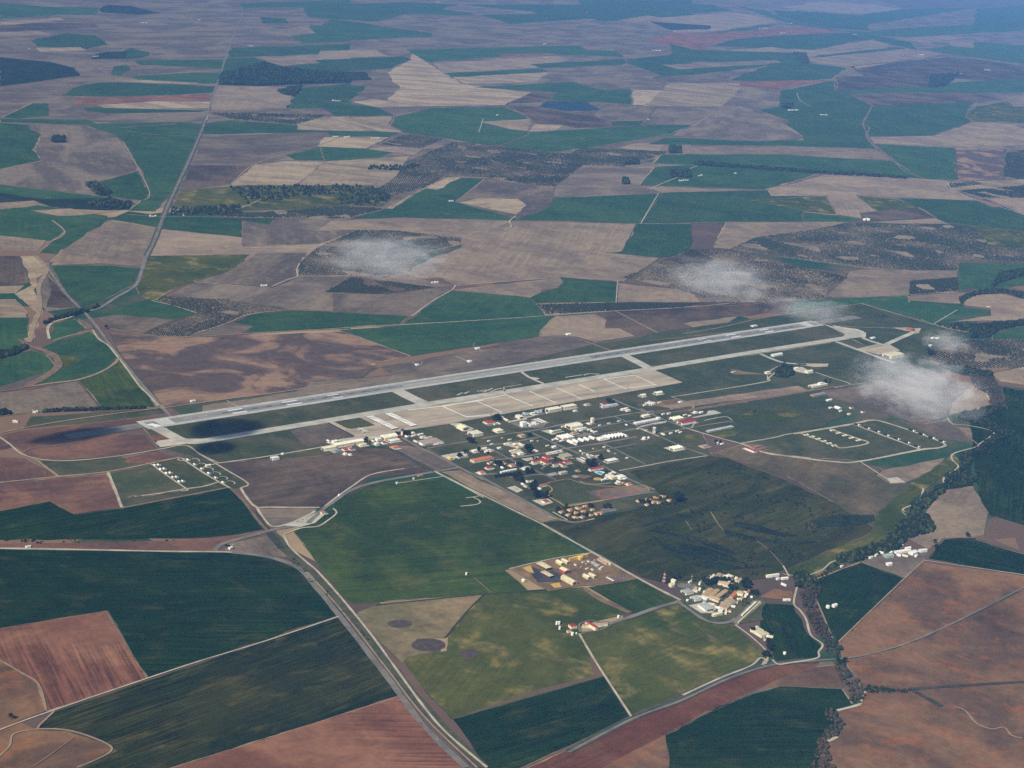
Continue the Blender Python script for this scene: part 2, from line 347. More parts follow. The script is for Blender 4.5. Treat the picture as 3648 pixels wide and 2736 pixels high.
# ------------------------------------------------------------------ farmland, traced field by field (far to near)
def FS(text):
    for ln in text.strip().splitlines():
        ln = ln.strip()
        if not ln or ln.startswith('#'): continue
        k, v, s = ln.split(' ', 2)
        if v[0] in '012' and len(v) == 2:      # a field that runs on past the edge of the traced square: give it its own uneven end
            q = [float(a) for a in s.split()]
            for i in range(0, len(q), 2):
                if v[0] != '0' and abs(q[i]) < 2: q[i] = -(30 + 260 * ((math.sin(q[i + 1] * 0.37) * 43758.5) % 1.0))
                elif v[0] != '2' and abs(q[i] - 2212) < 2: q[i] = 2212 + 60
            s = ' '.join('%g' % a for a in q)
        F(k, v, s)
FS('''
b D -120 -30 2330 -30 2330 250 1100 300 -120 250
b D -120 250 1100 300 2330 250 2330 420 1100 480 -120 430
g 00 0 20 330 45 640 50 620 95 380 95 0 125
d 00 640 60 700 30 860 40 1040 85 900 95 660 80
t 00 0 140 380 115 420 130 0 165
v 00 0 165 200 150 600 150 640 175 400 190 0 205
t 00 0 210 250 200 330 225 0 235
g 00 210 260 420 215 620 230 700 290 560 320 230 300
p 00 230 310 520 305 560 325 260 335
g 00 850 310 970 340 960 365 820 385 800 330
d 00 610 355 700 335 820 332 820 380 590 385
d 00 0 370 200 390 320 400 480 440 520 490 300 520 0 560
b 00 480 440 560 415 740 445 720 475 540 480
g 00 740 430 820 420 850 450 780 490 720 485
g 00 870 390 1440 385 1430 450 1290 435 900 420
g 00 830 490 1240 470 1420 470 1400 540 1300 540 900 515
p 00 740 505 870 515 1290 535 1280 548 880 535 740 525
g 00 400 620 500 560 640 535 900 535 1390 560 1370 600 1100 615 700 628
r 00 480 640 1370 610 1360 650 900 660 480 680
p 00 620 680 1000 655 1360 660 1350 700 1000 705 680 700
g 00 530 700 700 700 1340 715 1300 725 700 735 560 720
g 00 20 760 200 670 310 670 310 750 100 770
g 00 0 770 560 775 620 800 1150 790 1310 800 1280 880 640 845 560 810 0 792
g 00 640 840 760 830 1150 800 1300 850 1220 1020 1120 1240 1000 1370 830 1365 970 1250 900 1080 800 920 740 870
g 00 -60 790 180 810 270 880 220 965 270 1040 100 1090 -60 1110
b 00 180 820 300 800 560 820 740 870 800 930 890 1080 860 1130 600 1190 640 1230 590 1260 -60 1190 -60 1110 270 1040 220 960 270 880
g 00 600 1190 890 1110 970 1250 930 1300 720 1270 640 1210
g 00 -60 1190 590 1265 720 1270 560 1290 300 1290 -60 1240
d 00 -60 1240 300 1290 700 1280 860 1320 840 1360 700 1365 300 1350 -60 1310
t 00 -60 1320 220 1300 350 1350 -60 1370
g 00 -60 1365 250 1330 700 1400 640 1450 560 1540 300 1560 -60 1520
p 00 200 1365 450 1350 620 1385 380 1400
t 00 -60 1520 300 1560 240 1630 -60 1620
g 00 250 1640 420 1500 640 1440 560 1540 380 1650
t 00 380 1660 720 1425 1020 1475 970 1659 860 1700 330 1720
g 00 830 1370 1060 1400 1020 1475 720 1420
g 00 1560 60 1560 20 2212 0 2212 40 1650 50
g 00 1690 110 1860 120 1870 150 1700 150
t 00 1700 210 2000 160 2050 215 1870 235
g 00 1880 230 2050 215 2000 170 2212 160 2212 270 1960 280
b 00 1320 310 1490 275 1480 325 1330 320
g 00 1500 310 2212 285 2212 340 1480 375
t 00 1690 375 2212 340 2212 390 1830 425 1730 400
g 00 1470 380 1640 370 1730 400 1830 430 2212 395 2212 520 1700 560 1420 550 1440 450
d 00 1430 480 1640 430 1720 405 1800 440 2000 460 2212 480 2212 540 1700 555 1420 550
t 00 1410 565 1700 560 1950 570 1900 620 1860 700 1370 720 1380 640
g 00 1960 570 2212 540 2280 555 2212 700 1860 705 1910 625
o 00 1360 730 2130 745 1920 810 1480 770
p 00 1970 790 2212 730 2212 830 1920 810
g 00 1330 800 1480 780 1800 800 2212 835 2212 855 1320 870
b 00 1300 880 2212 860 2212 990 1850 1020 1640 1070 1240 1070
g 00 1840 1010 2100 945 2212 960 2212 1050 1900 1035
v 00 1230 1070 1640 1065 1480 1195 1170 1230
p 00 1500 1190 1650 1065 1850 1045 2212 1050 2212 1190 1500 1200
y 00 1170 1235 1600 1200 2212 1200 2212 1260 1560 1330 1110 1345
y 00 1510 1370 1700 1290 2212 1270 2212 1345
o 00 1440 1400 2212 1340 2212 1420 1460 1405
g 00 1040 1400 1340 1410 1800 1415 1600 1540 1100 1490 1020 1475
b 00 1600 1540 1830 1410 2212 1425 2212 1490 2000 1570
t 00 1000 1480 1620 1545 2000 1560 2212 1490 2212 1690 950 1690
g 10 0 30 450 15 760 30 660 60 860 85 820 100 450 90 200 140 0 110
g 10 0 120 150 150 260 170 590 215 580 240 0 270
g 10 760 30 1300 30 1550 30 1620 120 1100 155 900 95 1270 90 1240 75
g 10 1530 0 2212 0 2212 100 1700 140 1620 120
t 10 1790 130 1990 100 2150 125 2200 150 2000 165
g 10 420 320 1540 295 1600 325 1780 330 1830 370 1440 355 1400 355 1040 365 560 405
r 10 1000 350 1370 345 1390 355 1040 365
t 10 600 410 1400 360 1480 390 1250 440 650 475
g 10 680 475 1300 445 1340 465 1100 480 720 500
g 10 1220 415 1820 385 1850 400 1820 420 1300 440
g 10 1850 385 2130 355 2212 290 2212 430 2130 430 2212 470 2212 510 2120 505 1850 410
p 10 460 345 560 405 780 545 1230 600 1150 640 1060 680 500 690 300 650 380 560 330 530 300 470 420 400
p 10 720 500 1100 480 1340 470 1250 530 960 545 800 540
g 10 850 565 1500 530 1660 580 1870 575 1880 675 1600 660 1380 650 1360 640 1400 600 1300 595
v 10 1080 670 1240 600 1400 605 1300 660
v 10 1060 680 1280 690 1450 720 1620 730 1750 820 1520 830 1440 810 1250 800 1200 740
w 10 1280 690 1330 655 1590 660 1690 715 1450 720
p 10 1210 850 1260 805 1440 810 1370 850
b 10 1630 740 1700 690 2080 685 2000 770 1980 790 1770 820
g 10 1740 785 1960 780 1940 815 1760 815
p 10 1885 580 2212 590 2212 680 1890 680
b 10 2000 770 2090 685 2212 685 2212 810 1950 815
g 10 340 760 600 700 1060 690 1190 750 1240 790 1200 880 1020 945 900 935 640 890 410 860 320 810
p 10 900 790 1230 770 1210 850 1110 840
p 10 0 760 330 755 310 810 400 860 150 855 0 840
g 10 0 670 220 690 350 750 0 755
p 10 60 660 200 640 500 690 230 695
g 10 0 560 170 555 70 640 0 660
d 10 0 465 150 465 200 520 0 530
g 10 0 390 400 365 460 385 330 440 0 465
t 10 0 330 220 320 300 360 0 390
g 10 0 845 230 850 400 860 300 890 0 880
p 10 0 890 320 890 170 960 60 960 0 950
o 10 250 940 420 870 660 900 520 960
t 10 160 965 330 945 520 965 460 1005
g 10 0 955 170 965 340 990 220 1030 0 1045
p 10 0 1045 450 1010 410 1055 360 1140 290 1200 0 1200
o 10 420 1050 640 960 740 920 930 940 1300 990 1560 1000 1560 1070 1380 1210 1230 1200 950 1150 660 1150 560 1210 350 1270 190 1250 290 1195 360 1140
g 10 1030 945 1210 860 1500 840 1950 815 2212 815 2212 860 1900 910 1600 960 1330 990 1150 970
o 10 1480 1000 1560 960 2120 985 2000 1030 1900 1040 1830 1080 1560 1070
t 10 1790 960 1920 925 2212 940 2212 990 2120 985
g 10 2000 1035 2212 990 2212 1060 1950 1050
b 10 1380 1210 1560 1075 1900 1065 2212 1060 2212 1150 2040 1220 2212 1240 2212 1260 1380 1275
g 10 290 1350 560 1210 680 1150 940 1160 740 1310 1160 1420 1100 1430 60 1415
p 10 540 1220 690 1150 780 1150 620 1230
p 10 290 1350 470 1265 400 1310 330 1355
b 10 740 1310 940 1160 1240 1200 1380 1280 1340 1350 1140 1420
p 10 750 1310 900 1280 1150 1290 1200 1330 1130 1390
g 10 1140 1425 1340 1350 1380 1280 1700 1270 2050 1255 1940 1450
g 10 1945 1450 2055 1255 2212 1240 2212 1450
y 10 0 1200 190 1205 340 1270 260 1340 0 1330
o 10 0 1340 200 1350 260 1355 0 1420
t 10 0 1430 400 1410 1090 1430 1100 1470 1060 1490 780 1540 370 1495 140 1490 0 1500
t 10 780 1540 1100 1435 1915 1450 1820 1630 2060 1665 1830 1825 1430 1795 740 1850 640 1800 300 1820 380 1770 570 1680 780 1600
b 10 -640 1600 -150 1580 100 1490 0 1500 -640 1430
o 10 -277 1790 -270 1700 -150 1600 100 1490 380 1495 780 1540 770 1590 520 1640 440 1760 350 1790
g 10 1730 1640 1820 1630 1915 1450 2212 1450 2212 1650 2060 1670
g 20 0 20 200 30 320 70 0 100
t 20 0 115 330 80 480 100 620 140 200 205 0 210
d 20 0 140 180 165 170 190 0 195
g 20 200 210 660 145 480 190 240 215
r 20 0 210 240 215 620 185 900 165 1130 215 660 225 250 275 170 300 150 330 60 320 0 270
g 20 170 300 330 255 600 230 1130 210 1260 230 1480 275 1530 330 1240 260 1120 265 860 330 560 320 300 300
t 20 300 325 580 305 760 330 780 350 560 335 360 340
g 20 0 280 60 320 280 330 700 340 790 350 820 410 1060 440 960 510 720 530 300 520 620 400 0 400
t 20 0 420 600 390 640 405 0 450
g 20 0 450 650 410 300 460 0 500
b 20 0 500 300 470 320 530 0 550
t 20 690 315 960 330 1380 300 800 370 780 350
t 20 860 320 1230 255 1360 300 880 330
g 20 320 30 580 80 620 110 1000 195 1200 205 1440 180 1900 160 2212 120 2212 200 1900 215 1450 240 1250 230 1000 200 700 155 440 70
v 20 1250 0 2260 0 2260 60 1460 60
t 20 640 50 900 10 1240 30 1420 60 1140 90 860 70
g 20 590 70 900 80 1140 100 1420 60 1900 50 1400 130 1200 160 1200 200 960 185 640 110
b 20 1190 155 1460 130 1900 80 1880 140 1600 170 1460 175
g 20 1900 60 2260 30 2260 170 1880 200
t 20 1430 250 1700 230 1830 245 1560 280
g 20 1560 320 1900 270 2260 300 2260 420 1720 350
t 20 1700 270 1900 260 1880 310 1750 300
t 20 800 380 1460 315 1700 350 1540 375 1090 430 880 410
g 20 870 360 1400 305 1450 315 900 370
v 20 1080 430 1720 370 1950 390 2260 440 2260 520 1950 520 1640 500 1600 560 1000 590 990 500 1180 490
p 20 1110 430 1330 410 1130 445
g 20 1000 590 1580 560 1700 540 2260 500 2260 600 1880 600 1100 620
v 20 1050 610 1330 600 1890 600 2080 650 1780 670 1250 690 1180 650
r 20 200 540 720 520 940 520 690 560 630 580 260 570
g 20 630 590 940 530 980 530 990 590 1100 620 1230 690 1160 800 1210 930 780 910 770 880 670 800 690 780 480 710 630 680
b 20 240 700 370 560 630 580 630 690 480 715 690 780 640 800 780 885 740 905 460 915 0 880
p 20 0 540 370 540 370 580 260 690 0 690
b 20 0 700 240 700 100 810 0 810
g 20 0 810 80 810 0 860
g 20 1230 690 1880 660 1830 750 1870 790 1620 880 1210 885 1170 800
y 20 1840 740 1900 690 2100 660 2260 700 2260 800 1880 790
o 20 2090 620 2260 620 2260 690 2140 690
t 20 1210 890 1620 880 1890 790 2150 810 2260 850 2260 940 1770 955 1240 930
g 20 0 890 500 915 850 910 1210 925 1250 965 600 945 0 935
t 20 0 945 600 955 700 955 1250 970 1350 1040 1150 1030 600 1000 0 995
g 20 0 1000 600 1000 1360 1045 1480 1120 1560 1160 1150 1130 900 1120 540 1090 0 1060
g 20 1240 935 1760 960 1780 1165 1560 1160 1400 1060
m 20 1765 960 2090 965 2080 1165 1780 1165
o 20 2090 990 2260 965 2260 1165 2080 1160
g 20 0 1080 130 1065 540 1095 900 1120 540 1230 0 1200
t 20 540 1235 910 1135 1500 1155 1700 1170 1730 1220 1900 1300 1140 1270 580 1270
t 20 0 1210 540 1230 0 1250
p 20 1710 1180 2260 1160 2260 1290 1950 1290 1750 1220
o 20 1730 1190 1880 1180 1950 1195 1740 1215
o 20 1790 1235 2090 1215 2260 1200 2260 1285 1950 1285
t 20 1960 1290 2260 1285 2260 1410
g 20 0 1250 560 1235 580 1270 920 1270 1000 1390 780 1370 780 1440 0 1450
y 20 440 1300 920 1270 1000 1390 780 1370
t 20 930 1265 1130 1265 1260 1370 1150 1380 1160 1415 1000 1390
y 20 1140 1270 1380 1290 1530 1345 1260 1370
g 20 1390 1285 1900 1300 2260 1440 2260 1510 1720 1450 1640 1410 1530 1345
v 20 1145 1380 1530 1350 1650 1415 1200 1430 1160 1415
g 20 780 1375 1000 1395 1150 1415 1090 1440 790 1440
t 20 200 1605 280 1440 1070 1440 860 1490 480 1540 310 1615
t 20 1200 1440 1640 1415 1720 1450 1400 1450
y 20 1870 1470 2260 1490 2260 1610 1960 1600 1960 1560
o 20 310 1615 480 1540 860 1490 1060 1450 1720 1455 1860 1470 1970 1560 1960 1610 2260 1605 2260 1695 1785 1690 1785 1760 1500 1760 1180 1740 900 1700 600 1660
o 21 -389 141 -104 21 60 -40 316 -39 700 60 1066 141 916 280 570 300 300 325 -100 200
v 21 -90 20 60 -40 200 20 60 90
v 01 -60 0 140 0 190 170 160 180 -60 200
p 01 130 0 230 0 310 60 260 180 220 220 280 350 200 560 160 550 240 360 100 240 200 190
b 01 240 140 310 100 440 260 520 330 300 360 270 300
v 01 310 130 340 160 500 330 400 340 300 330 330 250
p 01 -60 200 160 190 100 240 -60 245
p 01 -60 285 100 280 180 370 170 400 -60 400
t 01 330 40 400 -40 700 -230 1020 -180 930 70 700 50
g 01 330 60 700 60 920 80 880 180 640 300 540 320 440 240 380 160
y 01 970 0 1620 -10 1480 100 1380 130 1260 170 1140 200 1000 290 960 290 900 250 880 190 920 80
g 01 640 370 960 280 1000 290 1280 370 1140 410 760 380
b 01 1270 165 1480 100 1680 -20 1990 -20 1930 80 1930 135 1760 200
b 01 1090 260 1260 170 1640 200 1760 205 1930 140 2212 140 2100 235 2212 240 2212 360 1880 340 1480 290
o 01 1000 290 1080 265 1480 285 1560 310 1880 345 1600 380 1450 440 1220 525 1000 520 930 500 1280 370
b 01 640 400 760 380 1130 415 930 500 700 470
g 01 1510 430 1620 380 1890 350 2212 365 2212 470 1580 500 1640 455
b 01 1230 520 1450 450 1640 455 1570 500
g 01 340 440 480 405 560 470 400 535 330 545
b 01 500 400 620 440 600 480 560 470
g 01 -60 400 190 400 180 530 110 540 160 590 -60 640
g 01 -60 690 200 610 330 650 370 710 160 840 -60 880
g 01 250 600 380 545 590 490 700 580 760 650 700 730 500 800 170 850 380 740 400 700 350 630
y 01 360 640 480 650 510 680 440 720 400 720
b 01 200 600 350 640 400 720 340 770 180 850 -60 910 -60 870 340 740 350 700 300 640
b 01 -60 890 180 870 500 810 560 870 650 980 250 1010 -60 1050
gd 01 510 805 700 740 780 660 880 790 1020 980 660 990 560 860
m 01 710 500 1200 530 2242 490 2652 650 2380 700 2460 720 2212 830 1460 930 1060 985 920 820 780 640
a 01 200 1040 960 990 1060 985 1090 1020 800 1060 160 1120
rv 01 -60 1180 160 1130 800 1060 1110 1040 940 1100 560 1150 420 1170 -60 1270
rv 01 -60 1240 0 1170 150 1270 200 1310 400 1330 760 1300 1020 1260 930 1160 560 1160
rv 01 -60 1300 150 1310 380 1430 -60 1475
rv 01 -60 1475 690 1410 790 1635 480 1680 320 1590 -60 1665
a 01 230 1330 760 1300 1000 1350 690 1405 380 1430
rv 01 800 1340 830 1310 1020 1265 1160 1310 980 1345
a 01 700 1410 980 1350 1220 1510 870 1560 800 1635
b 01 1020 1255 1200 1230 1300 1290 1160 1310
a 01 980 1350 1170 1305 1300 1290 1610 1475 1550 1505 1490 1508 800 1638 820 1600 870 1560 1220 1515
b 01 1220 1230 1320 1215 2212 1060 2400 1130 2340 1225 2090 1240 1420 1345 1300 1280
v 01 1420 1350 2090 1240 2500 1250 2802 1395 2400 1440 2212 1560 2100 1630 1660 1630 1560 1510 1610 1475
G 01 -60 1662 320 1590 480 1675 800 1635 1490 1505 1540 1550 1725 1769 1500 1810 1200 1832 640 1838 -60 1838
v 11 -110 235 60 140 240 160 600 205 290 250
t 11 240 155 380 115 560 160 730 195 600 205
b 11 -60 245 300 250 620 205 730 195 460 390 240 380 -60 365
g 11 -20 365 440 390 380 440 -20 465
g 11 400 440 710 225 1220 270 1330 385 900 420
t 11 730 220 1420 140 1440 170 1400 205 1300 220 1290 240 1220 270
t 11 1800 165 1430 140 1600 0 2060 20 1840 160
g 11 1220 270 1300 235 1400 205 1440 170 1430 140 1790 170 1780 300 1260 310
t 11 1790 175 2212 225 2330 300 2212 305 1790 300
o 11 1260 310 1780 305 2212 305 2330 310 2212 340 1770 360 1320 385
g 11 -20 480 1320 390 1390 395 1290 480 1290 520 450 650 30 495
t 11 1290 480 1390 390 1640 375 1900 520 1640 560 1460 510 1300 520
v 11 1650 375 1790 365 2060 500 1900 520
v 11 1800 365 1990 350 2212 460 2212 490 2060 500
t 11 1990 350 2380 320 2720 310 2500 440 2212 490 2212 460
b 11 250 720 500 680 1290 520 1460 510 1640 560 2212 490 2212 530 1500 690 340 790 330 770
b 11 -900 970 -300 880 0 815 330 775 1780 615 2212 530 2212 560 1100 740 -900 1050
g 21 660 380 720 290 1460 255 1470 300 1990 350 1990 385 1700 410 1620 440 1180 310
t 21 920 270 950 170 1050 140 1080 100 1160 90 1780 100 1780 140 1470 165 1470 250 1180 270
o 21 1475 165 1780 140 1785 230 1470 255
g 21 1785 40 2260 50 2260 190 2000 210 1785 220
t 21 1465 290 1470 260 1785 235 1880 240 1790 280 1800 310
t 21 1820 290 1900 250 2050 240 2260 290 2260 410 1690 430 1990 390 1990 340 1830 320
g 21 2020 490 2260 450 2260 540 2010 540
o 21 1600 680 1650 590 1850 540 2260 540 2260 730 1880 730 1660 705
v 21 510 375 570 300 720 290 660 380
v 21 -500 300 570 300 510 375 0 470 -500 470
p 21 2000 760 2260 700 2260 840 2050 810
a D 310 925 700 860 1030 806 1280 745 1800 665 1870 655 1990 690 2070 720 2010 770 1990 790 1830 832 1560 870 1500 900 1540 985 1460 1080 1300 1110 1180 1130 867 950 700 985 480 1000 340 965
ag 21 660 380 1170 310 1640 450 1850 500 1600 610 1300 640 1060 520 900 430 0 550 -600 640 0 500
ag 21 -180 790 0 720 470 640 960 560 1300 670 1240 740 1090 830 800 850 0 990 -160 940
t 21 -90 985 0 970 740 840 820 875 0 1010 -60 1015
ag 21 -60 1020 0 1010 420 950 820 880 1080 1030 780 1150 380 1210 -60 1100
b 21 900 870 1140 845 1600 730 1900 880 1990 960 1720 1020 1560 1100 1270 1010 960 920
t 21 1900 820 2000 880 1990 990 1850 1000 1720 1030 1740 960
b 21 1380 1060 1560 1090 1720 1060 1910 1220 1690 1180
t 21 1760 1100 2000 1130 2040 1165 1920 1220
a 21 380 1210 780 1150 1260 1065 1690 1215 1660 1250 1150 1330 600 1290 480 1270
s D 1175 1130 1320 1110 1450 1085 1360 1020 1530 985 1570 990 1700 1040 1890 1130 1880 1150 1700 1230 1650 1250 1440 1262 1380 1245
bg D 1540 980 1610 958 1700 985 1850 1000 1900 1010 1960 1050 1890 1145 1800 1085 1700 1030
y D 1690 1240 1700 1230 1880 1155 1895 1110 1960 1050 2060 980 2075 1000 1960 1090 1970 1140 1900 1190 1760 1250
t 21 1250 1420 1290 1390 1700 1310 1600 1400 1450 1470 1340 1480
G 21 1870 1060 2100 990 2070 850 2260 880 2260 1760 1930 1660 1880 1280
t 22 1570 0 1680 -140 1880 -170 1940 -60 1980 0 1960 150 1680 170 1590 240 1460 170 1640 110
t 11 650 1400 770 1390 1420 1710 1290 1730
b 11 300 1240 430 1235 590 1260 740 1360 620 1390
gd D 635 1148 722 1100 722 1085 800 1047 900 1032 940 1035 1167 1130 1262 1195 1110 1228 1090 1232 1140 1275 765 1305 740 1290
y 12 680 810 930 530 1570 490 1880 650 1550 740 1640 1060 1200 1170 720 1340 540 1160 400 950 680 900
st 12 110 650 220 605 920 535 670 820 490 820 460 880 680 880 430 940 390 980 280 870 100 670
gd 12 1600 490 1930 430 2200 580 1890 660
y D 1250 1370 1320 1345 1480 1300 1530 1330 1590 1355 1640 1400 1650 1420 1365 1545
G 12 720 1340 1700 1065 1870 1335 1120 1680 940 1680 840 1500
b D 1380 1545 1475 1512 1575 1466 1675 1437 1770 1430 1850 1424 1860 1500 1500 1610
rd D 1100 1677 1365 1555 1475 1512 1575 1466 1675 1437 1770 1432 1764 1440 1677 1469 1503 1554 1440 1585 1300 1660 1290 1677
rb D 1290 1677 1300 1660 1440 1585 1503 1554 1677 1469 1764 1440 1815 1436 1828 1485 1688 1479 1623 1497 1530 1537 1437 1590 1450 1677
G D 1437 1588 1530 1540 1623 1500 1688 1482 1819 1488 1840 1520 1780 1590 1760 1680 1450 1680
rv 02 -60 207 1200 180 1560 150 1720 120 1480 190 1400 250 -60 237
b 01 1660 1632 2060 1634 2000 1690 1890 1730 1800 1752 1740 1745
b 02 1480 200 1750 150 1900 290 1690 290 1460 240
G 02 -60 240 1500 265 1750 300 1950 380 2180 670 950 1080 700 640 -60 765
r 02 -60 765 690 640 950 1080 300 1290 240 1110 -60 930
rb 02 -60 930 130 1040 240 1110 300 1290 130 1350 -60 1420
G2 02 230 1410 350 1295 2195 680 2290 800 2612 1180 1080 1680 480 1680 760 1550 700 1500 560 1450 440 1415
r 02 1040 1680 2600 1190 3040 1700
rb 02 -60 1420 130 1360 230 1410 440 1420 620 1480 720 1540 480 1690 -60 1690
G 22 1590 300 1690 180 1900 170 2212 270 2260 290 2260 420
b 22 1150 320 1390 240 1590 260 1560 320 1440 430
G 22 850 440 1150 325 1440 430 1010 840 950 760 870 560
rb 22 1010 845 1560 325 2260 420 2260 475 1800 705 1500 840 1300 903 1100 948 1030 950 1020 890
rb 22 1040 960 1300 905 1500 845 1800 710 2260 480 2260 505 2260 1700 960 1700 950 1480 1050 1400 1000 1290 1150 1250 1180 1170 1130 1070
d 22 830 60 1000 20 1240 20 1250 60 1100 100 960 100 860 90
d 22 -40 200 150 230 330 290 380 330 200 310 -40 270
d 22 260 110 420 150 640 190 820 190 900 200 700 215 420 190 280 150
d 22 340 60 500 90 620 130 760 160 640 160 460 130 340 90
d f 130 80 400 180 620 280 900 330 1050 330 860 370 640 330 400 250 200 150
d f 680 90 950 150 1100 210 1200 300 1000 240 760 160
d f 400 0 650 40 820 90 700 80 480 40
d f 600 390 900 360 1150 420 1400 440 1150 480 800 470
d h 1560 860 1780 780 1960 740 2212 690 2212 760 2000 800 1780 820 1620 870
d h 1640 900 1900 920 2212 1000 2212 1040 1960 985 1700 925
d h 1700 1000 1900 1100 2130 1260 2212 1320 2212 1370 2000 1235 1800 1105
G 22 500 740 520 590 720 600 810 790 900 870 870 950 610 980 560 860 490 790
e e 50 390 390 310 700 245 1115 185 1280 260 1700 490 1700 515 1250 600 970 605 560 680
a f 380 620 700 640 850 540 1240 560 1290 660 1500 820 1560 900 1480 1010 1530 1130 1170 1180 800 1150 560 960
rb f 1480 830 1660 720 1900 760 1920 840 1700 860
''')
for v, x, y, rx, ry, m in (('12', 380, 725, 80, 27, 'd'), ('12', 565, 862, 112, 42, 'd'), ('12', 825, 918, 62, 30, 'd')):
    P = [gp(v, x + rx * math.cos(t * math.pi / 12), y + ry * math.sin(t * math.pi / 12)) for t in range(24)]
    sheet('burnt_plot', P, 'burnt_earth')

ZP = STEP * max(l for _, _, l in SHEETS) + 0.05 - 1.15     # every pavement lies above every field sheet
print('levels', max(l for _, _, l in SHEETS), ZP)
# ------------------------------------------------------------------ airfield pavements
SHEETS_DONE.append(1)
def named(o, name): o.name = name; return o
RA = gp('01', 955, 1096); RB = gp('21', 862, 438)
def lerp(a, b, t): return (a[0] + (b[0] - a[0]) * t, a[1] + (b[1] - a[1]) * t)
RL = math.hypot(RB[0] - RA[0], RB[1] - RA[1]); RU = ((RB[0] - RA[0]) / RL, (RB[1] - RA[1]) / RL); RV = (-RU[1], RU[0])
def rw(d, o): return (RA[0] + RU[0] * d + RV[0] * o, RA[1] + RU[1] * d + RV[1] * o)
def quad(name, d0, d1, o0, o1, mat, z, parent=None):
    P = [rw(d0, o0), rw(d1, o0), rw(d1, o1), rw(d0, o1)]
    o = link(name, mesh(name, [(x, y, z + ZP) for x, y in P], [(0, 1, 2, 3)]), mat, parent)
    if not parent: o['kind'] = 'structure'
    return o
quad('runway_shoulder', -20, RL + 15, -46, 46, 'runway_shoulder', 1.66)
runway = quad('runway', 0, RL, -31, 31, 'runway_concrete', 1.74)
quad('rubber_streak', 260, 1100, -9, 9, 'runway_rubber', 1.80, runway)
quad('rubber_streak', RL - 1500, RL - 130, -13, 13, 'runway_rubber', 1.80, runway)
for i in range(16):
    o = -26 + i * 3.5
    quad('threshold_bar', 40, 95, o, o + 1.9, 'white_paint', 1.86, runway); quad('threshold_bar', RL - 95, RL - 40, o, o + 1.9, 'white_paint', 1.86, runway)
for side in (-1, 1):
    for d, l, w in ((330, 60, 9), (560, 65, 9), (760, 50, 6)):
        for base, sg in ((0, 1), (RL, -1)):
            a = base + sg * d; b = base + sg * (d + l)
            quad('touchdown_bar', min(a, b), max(a, b), side * 17 - w / 2, side * 17 + w / 2, 'white_paint', 1.86, runway)
k = 140
while k < RL - 140:
    quad('centre_line_dash', k, k + 36, -0.7, 0.7, 'white_paint', 1.86, runway); k += 61
for o in (-29.5, 29.5): quad('edge_line', 10, RL - 10, o - 0.8, o + 0.8, 'white_paint', 1.86, runway)
quad('overrun', -300, -20, -28, 28, 'road_asphalt', 1.5); quad('overrun', RL + 15, RL + 330, -28, 28, 'road_asphalt', 1.5)
sheet('threshold_pad', pts('01', '950 1096 985 1088 1050 1102 1015 1112'), 'white_paint', z=1.88, edge=0)
sheet('holding_apron', pts('g', '150 60 230 40 330 95 410 95 470 140 560 210 660 245 800 255 900 290 680 300 330 345 270 290 400 180 330 175'), 'taxiway_concrete', z=1.50, edge=0)
sheet('earth_pad', pts('g', '160 205 400 175 500 225 510 245 300 265'), 'r', z=1.55, edge=0)
sheet('earth_pad', pts('g', '290 262 510 235 560 270 680 300 330 345'), 'pale_concrete', z=1.58, edge=0)
TA = pts('01', '1230 1205 1400 1193'); TX = pts('11', '560 962 2000 735'); TE = pts('21', '480 622 1060 532')
strip('taxiway', [gp('01', 1190, 1200), gp('01', 1330, 1200)] + TX + [TE[0], TE[1]], 44, 'taxiway_concrete', z=1.60, curve=False)
strip('taxiway', pts('01', '990 1105 1080 1150 1170 1195 1240 1207 1330 1200'), 48, 'taxiway_concrete', z=1.56)
strip('taxiway', pts('11', '350 868 440 915 545 965'), 58, 'taxiway_concrete', z=1.62, curve=False)
strip('taxiway', pts('11', '1820 640 1900 680 2005 735'), 50, 'taxiway_concrete', z=1.62, curve=False)
for v, s in (('11', '340 880 400 868 420 880 500 960 440 975 400 905'), ('11', '420 878 440 862 500 915 590 945 560 960 500 945')):
    pass
sheet('taxiway', pts('d', '-60 175 60 165 200 220 440 330 430 360 350 385 330 425 450 395 640 375 700 385 720 355 660 360 700 330 690 300 600 265 280 235 140 190'), 'taxiway_concrete', z=1.64, edge=0)
sheet('turning_loop', pts('d', '280 220 540 262 640 282 720 320 712 370 690 380 655 360 690 330 640 300 520 278 300 236'), 'pale_concrete', z=1.70, edge=0)
strip('taxiway', pts('d', '680 385 800 430 960 475'), 26, 'taxiway_concrete', z=1.62)
strip('taxiway', pts('d', '960 475 1100 410 1240 350 1350 300'), 26, 'taxiway_concrete', z=1.63)
strip('taxiway', pts('d', '330 430 600 530 900 640 1090 710'), 26, 'taxiway_concrete', z=1.62)
sheet('apron', pts('d', '590 525 870 460 1010 460 1160 545 1000 575 880 600'), 'apron_concrete', z=1.60, edge=0)
sheet('apron', pts('d', '1330 260 1430 255 1400 320 1340 325'), 'apron_concrete', z=1.64, edge=0)
sheet('apron', pts('d', '1060 250 1260 245 1330 300 1200 285'), 'apron_concrete', z=1.61, edge=0)
strip('track', pts('d', '280 225 560 240 900 248 1260 265'), 12, 'road_asphalt', z=1.55)
strip('taxiway', pts('21', '500 635 640 690 800 705'), 20, 'taxiway_concrete', z=1.6)
sheet('apron', pts('21', '720 695 850 700 945 700 940 720 850 722 760 708'), 'apron_concrete', z=1.6, edge=0)
